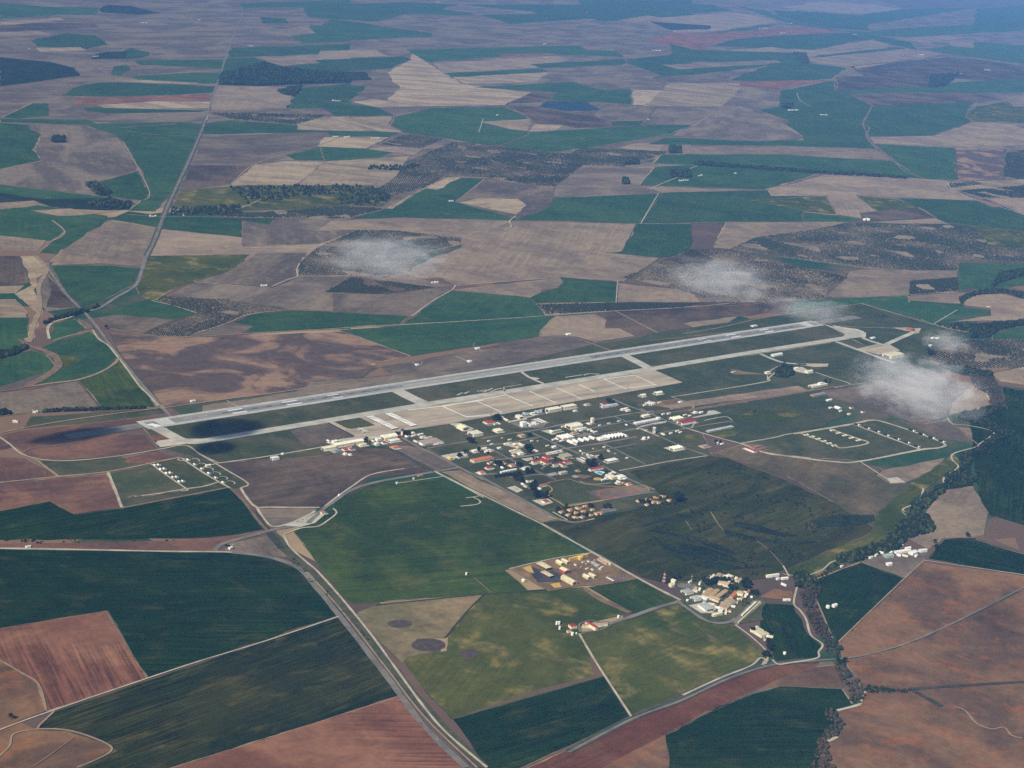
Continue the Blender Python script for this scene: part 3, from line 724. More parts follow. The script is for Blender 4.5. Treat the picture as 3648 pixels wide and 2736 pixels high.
# the great apron, with lighter slab joints
apron = sheet('apron', pts('a', '-740 455 -20 345 560 255 900 200 1400 110 1660 85') + pts('11', '1200 858 2000 728 2212 822') + pts('a', '2212 250 1770 332 1160 422 870 480 480 520 540 490 190 310 60 335'), 'apron_concrete', z=1.52, edge=0)
sheet('airfield_grass', pts('a', '20 345 185 320 525 488 -100 640 -300 420'), 'b', z=1.545, edge=0)
sheet('airfield_grass', pts('a', '262 305 600 252 805 352 500 400 440 392'), 'ag', z=1.57, edge=1)
for s in ('-640 955 520 -20', ):
    pass
def joint(view, s, w=5, mat='white_paint'): return strip('apron_marking', pts(view, s), w, mat, z=1.60 + 0.003 * (ROADN[0] % 20), curve=False)
for s in ('1230 155 1650 105 2212 25', '1660 100 1990 245 2300 225'): joint('a', s)
for v, s in (('11', '870 940 1040 1015'), ('11', '1060 900 1240 975'), ('11', '1220 880 1390 955'), ('11', '1390 855 1560 930'), ('11', '1540 835 1640 880'), ('11', '1700 800 1840 862'), ('11', '1900 775 2040 840'),
             ('11', '660 978 870 940 1070 902'), ('11', '810 1045 1040 1020'), ('11', '1700 800 1900 775'), ('11', '1840 862 2040 835'), ('11', '660 978 810 1045')):
    joint(v, s)
for s in ('1165 752 1220 790 1310 830',): strip('taxiway', pts('11', s), 14, 'pale_concrete', z=1.58)
sheet('turning_loop', pts('11', '1215 785 1285 795 1270 803 1235 798'), 'pale_concrete', z=1.6, edge=0)
strip('service_track', pts('11', '1060 880 1050 855 1165 835'), 6, 'pale_track', z=1.6, curve=False)
for s in ('750 905 780 890 810 895', '800 890 830 882', '880 880 940 870 970 882 1000 868 1040 860', '1450 790 1480 785 1530 778 1560 772', '1570 775 1600 765 1680 768 1650 775', '890 875 920 885 980 860'):
    strip('service_track', pts('11', s), 7, 'pale_concrete', z=1.6, curve=False)

# ------------------------------------------------------------------ roads and tracks
def RS(text):
    for ln in text.strip().splitlines():
        n, m, w, v, s = ln.split(' ', 4)
        R(n, v, s, float(w), m)
RS('''
road road_asphalt 15 00 1560 40 1575 80 1535 180 1495 280 1440 450 1390 600 1340 750 1305 850 1220 1050 1130 1240 1060 1400 1000 1560 950 1659
verge verge 32 00 1340 750 1305 850 1220 1050 1130 1240 1060 1400 1000 1560 950 1659
road road_asphalt 17 01 950 0 920 90 880 190 760 265 640 340 545 360
road road_asphalt 14 01 310 40 320 90 380 180 440 260 540 360 620 450 700 560 760 640 880 790 1040 970 1110 1045
verge verge 22 01 620 450 720 590 780 660 900 810 1050 985
track pale_track 9 01 600 480 640 540 700 580 750 640 820 730 900 840 960 900 1030 975
track dirt_track 12 01 770 660 740 700 640 760 500 805 340 825 180 850
track dirt_track 8 01 350 550 460 515 600 485
stream_bed dirt_track 20 01 230 0 300 90 250 200 260 330 220 450 190 560
track pale_track 14 01 545 360 450 400 350 430 310 470 320 540
stream_bed brown_track 30 01 170 850 330 760 380 700 340 640 220 590
track brown_track 8 01 0 880 130 860 170 850
track dirt_track 8 01 1200 525 1450 445 1620 380 1880 350
track pale_track 8 01 980 290 1130 325 1270 370
track pale_track 9 01 1260 170 1440 185 1660 205
track pale_track 8 01 1760 200 1930 138 2212 140
track pale_track 8 01 1930 130 1925 80 1970 10
track pale_track 8 11 0 468 700 430 1320 390 1770 358 2212 335 2560 305
track dirt_track 8 01 700 470 930 510 1220 525 1580 505 2212 470
track dirt_track 7 01 1040 990 1460 930 1700 900 2212 825
track dirt_track 7 01 0 1150 300 1090 700 1030 1040 985 1020 970
track pale_track 7 01 1470 940 1550 980 1630 980
road pale_track 9 01 -40 1150 60 1220 150 1290 300 1325 480 1328 760 1300 1010 1260 1200 1230 1300 1290 1420 1345
road pale_track 10 01 1420 1345 1740 1300 2090 1240 2170 1220
road pale_track 8 01 1300 1290 1450 1380 1605 1475 1560 1505
track dirt_track 8 01 230 1320 380 1432
track dirt_track 9 01 -40 1475 380 1432 700 1400 980 1345 1160 1308
track pale_track 11 01 700 1405 740 1500 790 1632
track brown_track 7 01 150 1275 200 1250 400 1225 540 1205
road pale_track 10 01 1560 1505 1600 1570 1660 1628 1750 1630 2070 1632
track brown_track 10 01 800 1632 1100 1575 1490 1500
track pale_track 9 01 870 1560 1000 1545 1180 1515 1320 1495 1420 1465
track pale_track 8 01 980 1350 1090 1430 1210 1512
track pale_track 9 01 1180 1315 1300 1395 1390 1450 1490 1505
track pale_track 7 01 1220 1320 1170 1312 1155 1325 1200 1330 1230 1330
track pale_track 7 01 1160 1520 1190 1512 1220 1518 1190 1526 1160 1520
track pale_track 7 01 1310 1375 1410 1345
track brown_track 8 01 830 1570 870 1555 960 1560 1060 1540
road pale_track 13 02 0 238 600 248 1100 258 1400 260 1500 264 1650 280
road road_asphalt 17 02 1390 252 1430 215 1500 190 1650 150 1780 115 1900 90 2000 40 2060 0
road road_asphalt 17 02 1500 264 1650 280 1800 310 1940 370 2050 490 2212 690 2500 1060 2740 1380 3020 1659
verge verge 34 02 1760 140 1850 240 1940 330 2060 440 2212 600 2500 970 2750 1280 3120 1659
track dark_asphalt 9 02 2160 590 2500 1000 2740 1310 3070 1659
track dirt_track 8 02 1990 390 2212 640 2500 1010 2750 1330 3090 1659
road pale_track 11 02 1840 150 1880 230 1990 330 2060 390 2212 560 2400 790 2560 1010 2750 1270 2900 1440 3155 1659
road pale_track 10 02 1840 150 1870 135 1960 105 2060 95 2120 60 2180 10 2160 -20
track brown_track 10 01 1490 1505 1580 1590 1660 1700 1740 1790
ditch ditch 24 02 1640 0 1740 130 1830 240
road pale_track 9 01 1660 1628 1740 1740 1800 1755 1900 1725 2000 1680 2040 1655
track pale_track 8 02 2195 680 1700 845 1290 970 950 1082 340 1290 100 1375 -40 1430
track dirt_track 8 02 300 1290 250 1120 130 1040 -40 940
track dirt_track 9 02 230 1410 400 1412 560 1450 700 1510 720 1550 640 1600 500 1659
track dirt_track 8 02 350 1295 260 1380 230 1410 90 1440 60 1520 -20 1600
track brown_track 7 02 480 1465 210 1659
road road_asphalt 16 a -70 1620 60 1500 150 1420 260 1340 420 1230 620 1140 900 1070 1250 1010 1580 950 1890 895
track pale_track 9 a 150 1400 330 1260 520 1130 700 1010 900 955 1180 912
track pale_track 6 a 1080 1105 1340 1065 1680 1015
road dark_asphalt 11 a 840 590 1080 690 1340 830 1590 960
verge verge 22 a 840 590 1080 690 1340 830 1590 960
street road_asphalt 13 a 1150 510 1400 650 1740 810 1890 895 2212 1060
road pale_track 9 a 1590 960 1900 1120 2212 1290
road pale_track 9 11 600 1395 860 1525 1120 1652 1290 1734
verge verge 20 11 600 1395 860 1525 1120 1652 1290 1734
road pale_track 13 12 1290 75 1620 260 1920 430 2050 500 2200 575
street road_asphalt 13 b -60 1010 400 1260 930 1545 1060 1590 1180 1610 1320 1585
track brown_track 8 12 1290 75 1430 40
street road_asphalt 11 a 1480 650 1750 600 2090 545
street road_asphalt 11 b -40 525 300 465 600 425 1000 345 1230 300
street road_asphalt 11 b -60 625 300 580 720 505
street road_asphalt 11 b 1230 300 1480 270 1900 200 2212 165
street road_asphalt 9 b 1390 390 1800 310 1960 285
street road_asphalt 11 b 1040 360 1410 480 1430 470 1840 420 2212 340
street road_asphalt 12 b 590 440 760 510 940 600 1280 740 1560 890 1900 1060 2212 1185
street road_asphalt 12 b 1640 0 1900 110 2212 215
street road_asphalt 12 c 0 570 250 690 600 825
road pale_track 12 c 600 825 1000 945 1320 1030 1640 1150 1900 1185 2212 1215
street road_asphalt 10 b 1700 240 1960 350 2212 460
street road_asphalt 11 b -40 1000 200 980 400 1030 680 990 810 1000
street road_asphalt 11 b 0 630 150 690 420 830 780 990 940 1060
street road_asphalt 11 b 150 800 420 770 740 720 1080 650 1480 590 1980 500
street road_asphalt 9 b 880 580 1240 520
street road_asphalt 9 b 860 830 740 920
street road_asphalt 9 b -40 760 130 830
street road_asphalt 9 b 440 1020 620 1100 580 1180
street road_asphalt 10 b 1080 1390 1500 1330 1900 1260 2212 1215
street pale_track 7 b 890 1475 1080 1580
street pale_track 8 b 1750 940 2212 855
street road_asphalt 8 b 1270 720 1640 655 1980 590
street road_asphalt 8 b 1550 590 1720 670 2100 860
street pale_track 8 c 0 1325 400 1250 880 1180
street road_asphalt 10 c 240 925 580 1075 890 1185
street pale_track 12 c -20 820 240 930
street road_asphalt 8 c 240 890 600 825 1000 760 1200 730
track pale_track 7 c 670 820 700 770 760 750
track pale_track 7 c 830 725 1100 675 1190 720
track brown_track 9 c -20 635 600 600 1300 490 1800 410 2212 340
track pale_track 6 c 400 420 900 345 1600 230 1650 190 1650 140
track pale_track 6 c 1690 120 1700 70 1840 0
track pale_track 6 c 420 425 600 480
track dirt_track 8 c 630 600 690 560 680 500
road pale_track 10 c 1310 1020 1740 945 1900 905 2212 860
road pale_track 15 21 720 1155 1100 1090 1200 1068 1280 1072 1480 1135 1690 1215 1660 1245 1540 1258 1150 1333 980 1335 680 1300 500 1270
road pale_track 14 21 1100 1090 1300 1165 1540 1255
road pale_track 12 21 760 1150 980 1230 1040 1245 1200 1215 1120 1180 930 1115
track pale_track 8 21 1150 1335 1330 1450
track brown_track 8 21 1720 1060 1920 1230
track pale_track 8 21 1715 1050 1750 1090 1850 1100 1990 1130 2015 1155 1930 1215 1900 1240 1760 1280 1745 1320 1785 1370 1700 1430 1690 1470
track pale_track 8 21 1960 880 2000 970 1970 995
track pale_track 8 21 1560 1510 1530 1590 1430 1640 1440 1659
road pale_track 9 21 650 710 560 790 520 820 0 905
road pale_track 9 21 860 755 960 790 1085 832 980 855
track brown_track 12 21 -60 1015 400 940 800 880 1000 848 1190 825
track pale_track 8 21 1160 310 1400 380 1640 450 1760 480 1910 500
track brown_track 7 21 0 330 380 320 580 295 720 290 1170 270 1470 252
track dirt_track 6 21 0 505 240 465 480 410 720 370 1170 308
track pale_track 6 21 1630 440 1780 350
track brown_track 6 11 330 770 250 722 480 690 740 650 930 620 1180 580
track pale_track 6 11 460 690 500 710
track pale_track 6 11 740 650 830 690
track pale_track 5 11 880 600 920 620
track dirt_track 6 11 1460 510 1760 620
track dirt_track 7 11 1780 360 2050 500
track pale_track 7 11 730 195 1420 140
track pale_track 7 11 740 190 710 225 580 300 460 390
track pale_track 6 11 1790 165 1780 300 1775 355
road road_asphalt 11 22 -740 1560 -330 1345 0 1220 300 1080 600 990 880 965 1100 945 1300 900 1500 835 1800 700 2212 490
road dark_asphalt 8 22 -560 1440 -330 1330 0 1205 300 1070 560 985
verge verge 22 22 -740 1555 -330 1340 0 1212 300 1075 600 985 880 960
road pale_track 10 22 0 1190 240 1080 440 1000 500 950 540 960
road pale_track 9 22 340 735 430 800 530 890 550 940 540 975
road pale_track 10 22 580 960 620 990 700 980 870 950 880 910 905 860 830 800 800 700 760 640 720 595 740 490
track pale_track 8 22 820 410 900 380 960 330 1010 315
track pale_track 8 22 1290 205 1320 165
track pale_track 8 22 1490 105 1460 40 1420 0
track pale_track 8 22 690 420 650 350
track brown_track 6 22 650 350 560 250 480 190
track dirt_track 5 22 180 0 230 80 265 120
track dirt_track 8 22 1440 430 1560 320
track pale_track 8 22 1560 315 1800 350 2212 410
track dirt_track 7 22 1900 180 2050 230 2260 290
track dirt_track 7 22 1010 845 1200 660 1440 430
track dirt_track 6 22 870 580 930 720 970 820
track pale_track 10 22 1150 1250 1170 1180 1190 1170
track pale_track 12 22 940 1490 1000 1460
track pale_track 12 22 1000 1290 1100 1265 1150 1250
track dirt_track 10 22 1760 1265 1830 1290 1900 1370 2000 1410 2080 1400 2130 1450 2200 1470
ditch ditch 16 22 1500 1165 1640 1240 1680 1260
ditch ditch 12 22 1500 1150 1760 1130 2260 1100
road road_asphalt 13 22 -40 575 50 640 140 700 220 722 300 715 345 690
track pale_track 9 22 345 735 430 660 510 590
road road_asphalt 13 12 1700 740 1880 680 2050 620 2200 580
road pale_track 10 12 1540 790 1640 960 1730 1100 1880 1330
road road_asphalt 9 e 980 1210 1200 1190 1320 1140 1360 1100 1330 1080 1200 1080 1100 1060 960 1110 970 1210
street pale_track 9 12 1340 30 1450 60 1520 70 1640 45
track brown_track 18 12 1570 495 1700 580 1870 655
track pale_track 8 e 50 390 390 310 700 245 1115 185
track brown_track 8 e 560 680 970 610 1250 600 1700 520
track brown_track 5 12 860 430 920 480 970 525
track pale_track 6 a 2180 1262 2080 1280 1975 1292
track pale_track 7 a 2060 1280 2130 1310 2165 1345 2120 1375 2020 1390 1900 1400
ditch ditch 8 12 930 530 820 640 670 820
ditch ditch 10 12 220 605 920 535 1330 505
track pale_track 14 22 540 960 560 930 520 1000
track brown_track 6 22 20 60 60 120
track dirt_track 8 00 1500 1190 1640 1070 1850 1000 2100 930 2200 890
track dirt_track 7 00 1170 1225 1500 1195 1640 1195
track pale_track 8 00 1480 770 1360 750 1340 780
track dirt_track 7 00 1340 795 1560 790 1800 800 2212 835
track dirt_track 7 00 800 920 890 1080 970 1250 930 1300
track dirt_track 8 00 200 1365 400 1400 620 1385 780 1365
track dirt_track 9 00 340 1430 420 1510 300 1580
track dirt_track 8 00 820 850 960 870 1270 885
track dirt_track 7 00 820 1390 1060 1405 1460 1408 2212 1420
track dirt_track 9 10 560 405 640 460 700 510 780 545
track brown_track 10 10 1060 690 1190 750 1240 790 1210 850 1200 880 1020 945
track pale_track 8 10 920 770 890 860
track pale_track 8 10 1940 1450 2055 1255
track dirt_track 8 10 530 1010 740 1025 980 1055 1200 1100 1360 1115
track dirt_track 8 10 340 990 450 1005 560 1010 640 1060
track dirt_track 8 10 740 1310 930 1160
track dirt_track 7 10 1000 940 1150 970 1330 990 1600 960 1900 910 2212 860
track pale_track 8 10 1130 1400 1090 1435 1100 1470 1060 1490
track pale_track 9 10 2000 1225 2090 1185 2180 1150
track brown_track 12 20 990 510 1005 550 985 590
track brown_track 14 20 1225 690 1200 740 1170 800 1210 830 1190 880 1230 940 1350 1030 1440 1110 1570 1160
track pale_track 11 20 1600 1165 1700 1175 1740 1220 1880 1290 2050 1340 2260 1410
track dirt_track 8 20 100 1065 440 1085 860 1115 1200 1135 1560 1160
track dirt_track 8 20 0 870 260 680 370 560
track pale_track 9 20 20 1150 40 1100 110 1070
track dirt_track 8 20 0 1210 560 1235
track dirt_track 7 20 0 1445 780 1440 1200 1440 1640 1440 2260 1510
road road_asphalt 14 20 160 10 320 75 600 120 900 170 1130 215 1320 235 1470 270 1540 330 1720 355 1900 385 2212 435
track dirt_track 8 20 770 430 960 500
track pale_track 9 20 740 600 760 650 830 690
track dirt_track 10 20 1120 1470 1290 1620
''')
# the outer track on the sports ground and its infields
def ring(name, view, s, w, mat, z):
    P = pts(view, s); P = P + P[:1]
    return strip(name, P, w, mat, z=z)
ring('running_track', 'h', '1020 440 1050 405 1180 375 1370 358 1490 370 1520 400 1480 430 1330 462 1160 488 1060 475', 7, 'red_track', 1.75)
sheet('sports_field', pts('h', '850 405 1300 350 1500 340 1640 360 1690 410 1480 460 1140 525 1080 520'), 'b', z=1.40, edge=1)
sheet('sports_field', pts('h', '400 310 640 250 760 290 900 320 1080 330 1240 350 850 405 1060 520 640 595 560 585 400 480 385 420 410 370'), 'ag', z=1.36, edge=1)
strip('path', pts('h', '345 320 400 290 520 265 640 250 720 275 840 310 1000 330 1240 345 1600 340 1690 400'), 3, 'infield_sand', z=1.7)
strip('path', pts('h', '345 320 400 350 425 390 385 430 395 480 500 540 620 600 850 565 1100 525'), 4, 'infield_sand', z=1.7)
sheet('ball_infield', [gp('h', 1012 + 55 * math.cos(t * math.pi / 10), 248 + 20 * math.sin(t * math.pi / 10)) for t in range(20)], 'infield_sand', z=1.66, edge=0)
strip('outfield_path', pts('h', '780 275 860 305 980 315 1100 308 1190 295'), 4, 'pale_track', z=1.7)
sheet('pool_deck', pts('h', '965 155 1040 140 1110 160 1060 200 1000 175'), 'white_paint', z=1.62, edge=0)
sheet('pool_water', pts('h', '990 158 1040 148 1090 178 1055 192'), 'pool_water', z=1.70, edge=0)
# paved yards and car parks of the base
for v, s, m in (('b', '480 785 700 755 720 770 560 820', 'pale_concrete'), ('b', '780 985 930 960 960 990 830 1020', 'pale_concrete'), ('b', '300 1160 400 1135 510 1190 430 1225', 'pale_concrete'), ('b', '620 1325 830 1300 900 1350 760 1395', 'pale_concrete'),
                ('a', '1760 330 1900 320 2090 395 1950 425', 'pale_concrete'), ('b', '735 420 840 405 900 450 850 462', 'pale_concrete'), ('b', '1160 490 1300 450 1420 450 1460 470 1230 505', 'road_asphalt'), ('b', '250 605 430 570 520 630 440 655', 'pale_concrete'),
                ('b', '330 690 470 660 520 740 380 750', 'pale_concrete'), ('b', '1130 1010 1230 990 1340 1000 1230 1035', 'pinkpad'), ('b', '1500 1440 1670 1395 1730 1460 1560 1490', 'road_asphalt'), ('a', '1650 745 1950 690 2010 740 1760 800', 'pale_concrete'),
                ('c', '300 1080 480 1045 580 1090 430 1130', 'pale_concrete'), ('c', '650 690 860 640 880 600 960 590 1060 630 720 690', 'taxiway_concrete'), ('c', '340 690 480 660 640 690 450 730', 'road_asphalt'), ('c', '1170 50 1330 85 1660 130 1200 125', 'e'),
                ('c', '1350 1030 1560 1040 1680 1105 1540 1130', 'e'), ('c', '1870 50 2100 30 2220 90 2130 115 2000 85', 'pale_concrete'), ('c', '-60 520 90 490 330 460 520 440 460 510 150 545', 'e'), ('c', '1190 700 1430 610 1520 575 1690 640 2050 610 2080 660 1900 720 1680 740 1500 720', 'y'),
                ('c', '900 900 1180 840 1310 860 1230 920 1060 955', 'y'), ('21', '1320 1445 1390 1435 1445 1470 1350 1475', 'pale_concrete'), ('c', '350 920 560 900 760 920 740 960 560 975', 'y'), ('c', '-10 800 250 740 350 735 330 755 0 810', 'pale_concrete'),
                ('a', '100 560 300 530 860 470 880 500 640 560 250 600', 'taxiway_concrete'), ('02', '1840 90 1920 60 2060 5 2110 15 2040 75 1950 100', 'taxiway_concrete'), ('e', '340 360 520 440 740 560 420 560 340 470', 'dark_asphalt'), ('e', '590 400 740 480 700 530 560 450', 'dark_asphalt'),
                ('f', '400 670 480 650 640 670 700 720 560 730 430 700', 'road_asphalt'), ('f', '1120 1150 1400 860 1500 880 1180 1190', 'road_asphalt'), ('f', '560 940 760 900 900 1040 720 1040', 'pale_concrete'), ('b', '-20 330 150 310 240 335 60 365', 'road_asphalt'),
                ('b', '330 320 560 290 820 330 760 380 480 385', 'road_asphalt'), ('h', '780 235 870 195 950 215 840 245', 'red_track'), ('h', '670 210 720 195 780 220 720 235', 'taxiway_concrete'), ('e', '220 380 330 350 370 450 290 430', 'infield_sand'), ('e', '580 590 700 570 730 630 640 640', 'infield_sand')):
    if m == 'pinkpad': m = 'earth'
    if m == 'red_track': m = 'earth'
    sheet('paved_yard' if m not in ('e', 'y', 'infield_sand') else 'worn_ground', pts(v, s), m, z=1.30 + 0.006 * (ROADN[0] % 7), edge=1.0); ROADN[0] += 1
# ------------------------------------------------------------------ buildings
ZB = 1.15 + ZP            # the level that buildings stand on
def box_mesh(name, x0, x1, y0, y1, z0, z1):
    v = [(x, y, z) for z in (z0, z1) for x, y in ((x0, y0), (x1, y0), (x1, y1), (x0, y1))]
    return mesh(name, v, [(3, 2, 1, 0), (4, 5, 6, 7), (0, 1, 5, 4), (1, 2, 6, 5), (2, 3, 7, 6), (3, 0, 4, 7)])
def prism(name, prof, y0, y1, along='x'):
    """closed profile (across, z) swept from y0 to y1; along='x' sweeps in x"""
    n = len(prof); v = []
    for s in (y0, y1):
        for a, z in prof: v.append((s, a, z) if along == 'x' else (a, s, z))
    f = [tuple(range(n)), tuple(range(2 * n - 1, n - 1, -1))] + [(i, i + n, (i + 1) % n + n, (i + 1) % n) for i in range(n)]
    me = mesh(name, v, f); bm = bmesh.new(); bm.from_mesh(me); bmesh.ops.recalc_face_normals(bm, faces=bm.faces); bm.to_mesh(me); bm.free(); return me
def root(name, x, y, rz=0.0, z=None):
    o = bpy.data.objects.new(name, None); col.objects.link(o); o.location = (x, y, ZB if z is None else z); o.rotation_euler = (0, 0, rz); o.empty_display_size = 5; return o
def roof_part(r, kind, x0, x1, y0, y1, h, mat, n=1):
    w, l = x1 - x0, y1 - y0; ov = 0.5
    along = 'x' if w >= l else 'y'
    a0, a1, s0, s1 = (y0, y1, x0, x1) if along == 'x' else (x0, x1, y0, y1)
    if kind == 'flat':
        o = link('roof', box_mesh('roof', x0 - ov, x1 + ov, y0 - ov, y1 + ov, h + 0.003, h + 0.55), mat, r)
        if min(w, l) > 9:
            link('roof_vent', box_mesh('roof_vent', x0 + w * .6, x0 + w * .6 + 2.5, y0 + l * .5, y0 + l * .5 + 2.0, h + 0.56, h + 1.7), 'steel', o)
        return
    if kind == 'multi':
        if n < 2: n = 4
        a0, a1, s0, s1, along = (x0, x1, y0, y1, 'y') if along == 'x' else (y0, y1, x0, x1, 'x')   # gables side by side along the long side
        st = (a1 - a0) / n
        for i in range(n):
            b0, b1 = a0 + i * st + 0.05, a0 + (i + 1) * st - 0.05; rise = st * 0.22
            link('roof', prism('roof', [(b0, h + .003), (b1, h + .003), (b1, h + .25), ((b0 + b1) / 2, h + rise + .25), (b0, h + .25)], s0 - ov, s1 + ov, along), mat, r)
        return
    d = a1 - a0; m = (a0 + a1) / 2
    if kind == 'arch':
        k = 8; rise = min(d * 0.28, 7)
        prof = [(a0 - ov + (d + 2 * ov) * i / k, h + 0.3 + rise * math.sin(math.pi * i / k)) for i in range(k, -1, -1)]
        prof = [(a0 - ov, h + .003), (a1 + ov, h + .003)] + prof
        link('roof', prism('roof', prof, s0 - ov, s1 + ov, along), mat, r); return
    rise = min(d * 0.2, 4.0)
    if kind == 'hip':
        ins = min(d / 2, (s1 - s0) * 0.35); e = h + .3
        q = [(s0 - ov, a0 - ov, e), (s1 + ov, a0 - ov, e), (s1 + ov, a1 + ov, e), (s0 - ov, a1 + ov, e), (s0 + ins, m, e + rise), (s1 - ins, m, e + rise)]
        q += [(s0 - ov, a0 - ov, h + .003), (s1 + ov, a0 - ov, h + .003), (s1 + ov, a1 + ov, h + .003), (s0 - ov, a1 + ov, h + .003)]
        if along == 'y': q = [(b, a, z) for a, b, z in q]
        fs = [(0, 1, 5, 4), (1, 2, 5), (2, 3, 4, 5), (3, 0, 4), (6, 7, 1, 0), (7, 8, 2, 1), (8, 9, 3, 2), (9, 6, 0, 3), (9, 8, 7, 6)]
        me = mesh('roof', q, fs); bm = bmesh.new(); bm.from_mesh(me); bmesh.ops.recalc_face_normals(bm, faces=bm.faces); bm.to_mesh(me); bm.free()
        link('roof', me, mat, r); return
    link('roof', prism('roof', [(a0 - ov, h + .003), (a1 + ov, h + .003), (a1 + ov, h + .3), (m, h + rise + .3), (a0 - ov, h + .3)], s0 - ov, s1 + ov, along), mat, r)
def openings(r, x0, x1, y0, y1, h, style):
    """doors and windows on the two walls that face the road side"""
    w, l = x1 - x0, y1 - y0
    if style == 'hangar':
        if w >= l: link('door', box_mesh('door', x0 - .12, x0 - .003, y0 + l * .18, y1 - l * .18, 0.05, h * .8), 'door_dark', r)
        else: link('door', box_mesh('door', x0 + w * .18, x1 - w * .18, y0 - .12, y0 - .003, 0.05, h * .8), 'door_dark', r)
        return
    link('door', box_mesh('door', x0 + w * .45, x0 + w * .45 + min(2.2, w * .15), y0 - .10, y0 - .003, 0.02, 2.3), 'door_dark', r)
    if style == 'plain': return
    k = max(2, min(8, int(w / 7))); me = None
    for fl in range(1 if h < 6 else 2):
        z0 = 1.3 + fl * 3.2
        for i in range(k):
            cx = x0 + w * (i + .5) / k
            if abs(cx - (x0 + w * .5)) < 2.4 and fl == 0: continue
            link('window', box_mesh('window', cx - .8, cx + .8, y0 - .09, y0 - .003, z0, z0 + 1.4), 'window_glass', r)
    k = max(1, min(5, int(l / 8)))
    for i in range(k):
        cy = y0 + l * (i + .5) / k
        link('window', box_mesh('window', x0 - .09, x0 - .003, cy - .8, cy + .8, 1.3, 2.7), 'window_glass', r)
CATS = dict(hangar='hangar', warehouse='warehouse', barracks='barracks', house='house', shed='shed', office_building='building', canopy='canopy', farmhouse='farmhouse', farm_shed='shed', tower_block='tower', hall='building', boundary_wall='wall', tent_hangar='tent', chapel='chapel', bunker='bunker', kiosk='kiosk', carport='carport', club_house='building', silo='silo', guard_house='guard house')
BUILT = []; YR = random.Random(3)
def building(view, L, B, Rr, h, roof, wall, roofc, name, label, group=None, aligned=True, n=1):
    l = gp(view, *L); b = gp(view, *B); r_ = gp(view, *Rr)
    if aligned:
        rz = 0.0; w = max(3.0, r_[0] - b[0]); d = max(3.0, l[1] - b[1])
        # the long side is seen best: share the slack of the short one
        cx, cy = b[0] + w / 2, b[1] + d / 2
    else:
        rz = math.atan2(r_[1] - b[1], r_[0] - b[0]); w = max(3.0, math.hypot(r_[0] - b[0], r_[1] - b[1])); d = max(3.0, abs(-(l[0] - b[0]) * math.sin(rz) + (l[1] - b[1]) * math.cos(rz)))
        cx = b[0] + math.cos(rz) * w / 2 - math.sin(rz) * d / 2; cy = b[1] + math.sin(rz) * w / 2 + math.cos(rz) * d / 2
    o = root(name, cx, cy, rz)
    x0, x1, y0, y1 = -w / 2, w / 2, -d / 2, d / 2
    if name in ('canopy', 'carport'):
        for i in range(6):
            for s in (0.04, 0.96):
                px = x0 + w * (s if w < d else (i + .5) / 6); py = y0 + d * ((i + .5) / 6 if w < d else s)
                link('post', box_mesh('post', px - .35, px + .35, py - .35, py + .35, 0, h), 'wall_' + wall, o)
    elif name == 'boundary_wall':
        link('wall', box_mesh('wall', x0, x1, y0, y1, -1, h), 'wall_' + wall, o); link('coping', box_mesh('coping', x0 - .1, x1 + .1, y0 - .1, y1 + .1, h + .003, h + .25), 'roof_' + roofc, o)
    else:
        link('wall', box_mesh('wall', x0, x1, y0, y1, -1, h), 'wall_' + wall, o)
        openings(o, x0, x1, y0, y1, h, 'hangar' if name in ('hangar', 'tent_hangar', 'warehouse') else ('plain' if name in ('shed', 'farm_shed', 'farmhouse', 'kiosk', 'bunker') or max(w, d) < 14 else 'win'))
    if name != 'boundary_wall': roof_part(o, roof, x0, x1, y0, y1, h, 'roof_' + roofc, n)
    tag(o, label, CATS.get(name, 'building'), group)
    if aligned and view in 'abc' and name != 'boundary_wall' and max(w, d) > 9:      # the hard standing round each block
        e = [YR.uniform(1.5, 9) for _ in range(4)]; ROADN[0] += 1
        sheet('paved_yard', [(cx + x0 - e[0], cy + y0 - e[1]), (cx + x1 + e[2], cy + y0 - e[1]), (cx + x1 + e[2], cy + y1 + e[3]), (cx + x0 - e[0], cy + y1 + e[3])], YR.choice(('road_asphalt', 'taxiway_concrete', 'pale_concrete', 'pale_concrete', 'apron_concrete')), z=1.285 + .0001 * (ROADN[0] % 100), edge=0.5)
    BUILT.append((cx, cy, max(w, d) / 2)); return o
def BS(text, aligned=True):
    for ln in text.strip().splitlines():
        f = [q.strip() for q in ln.split('|')]
        v, nums, h, roof, wall, rc, name, label = f[:8]
        q = [float(a) for a in nums.split()]
        n = 1
        if roof.startswith('multi'): n = int(roof[5:] or 4); roof = 'multi'
        building(v, q[0:2], q[2:4], q[4:6], float(h), roof, wall, rc, name, label, f[8] if len(f) > 8 and f[8] else None, aligned, n)
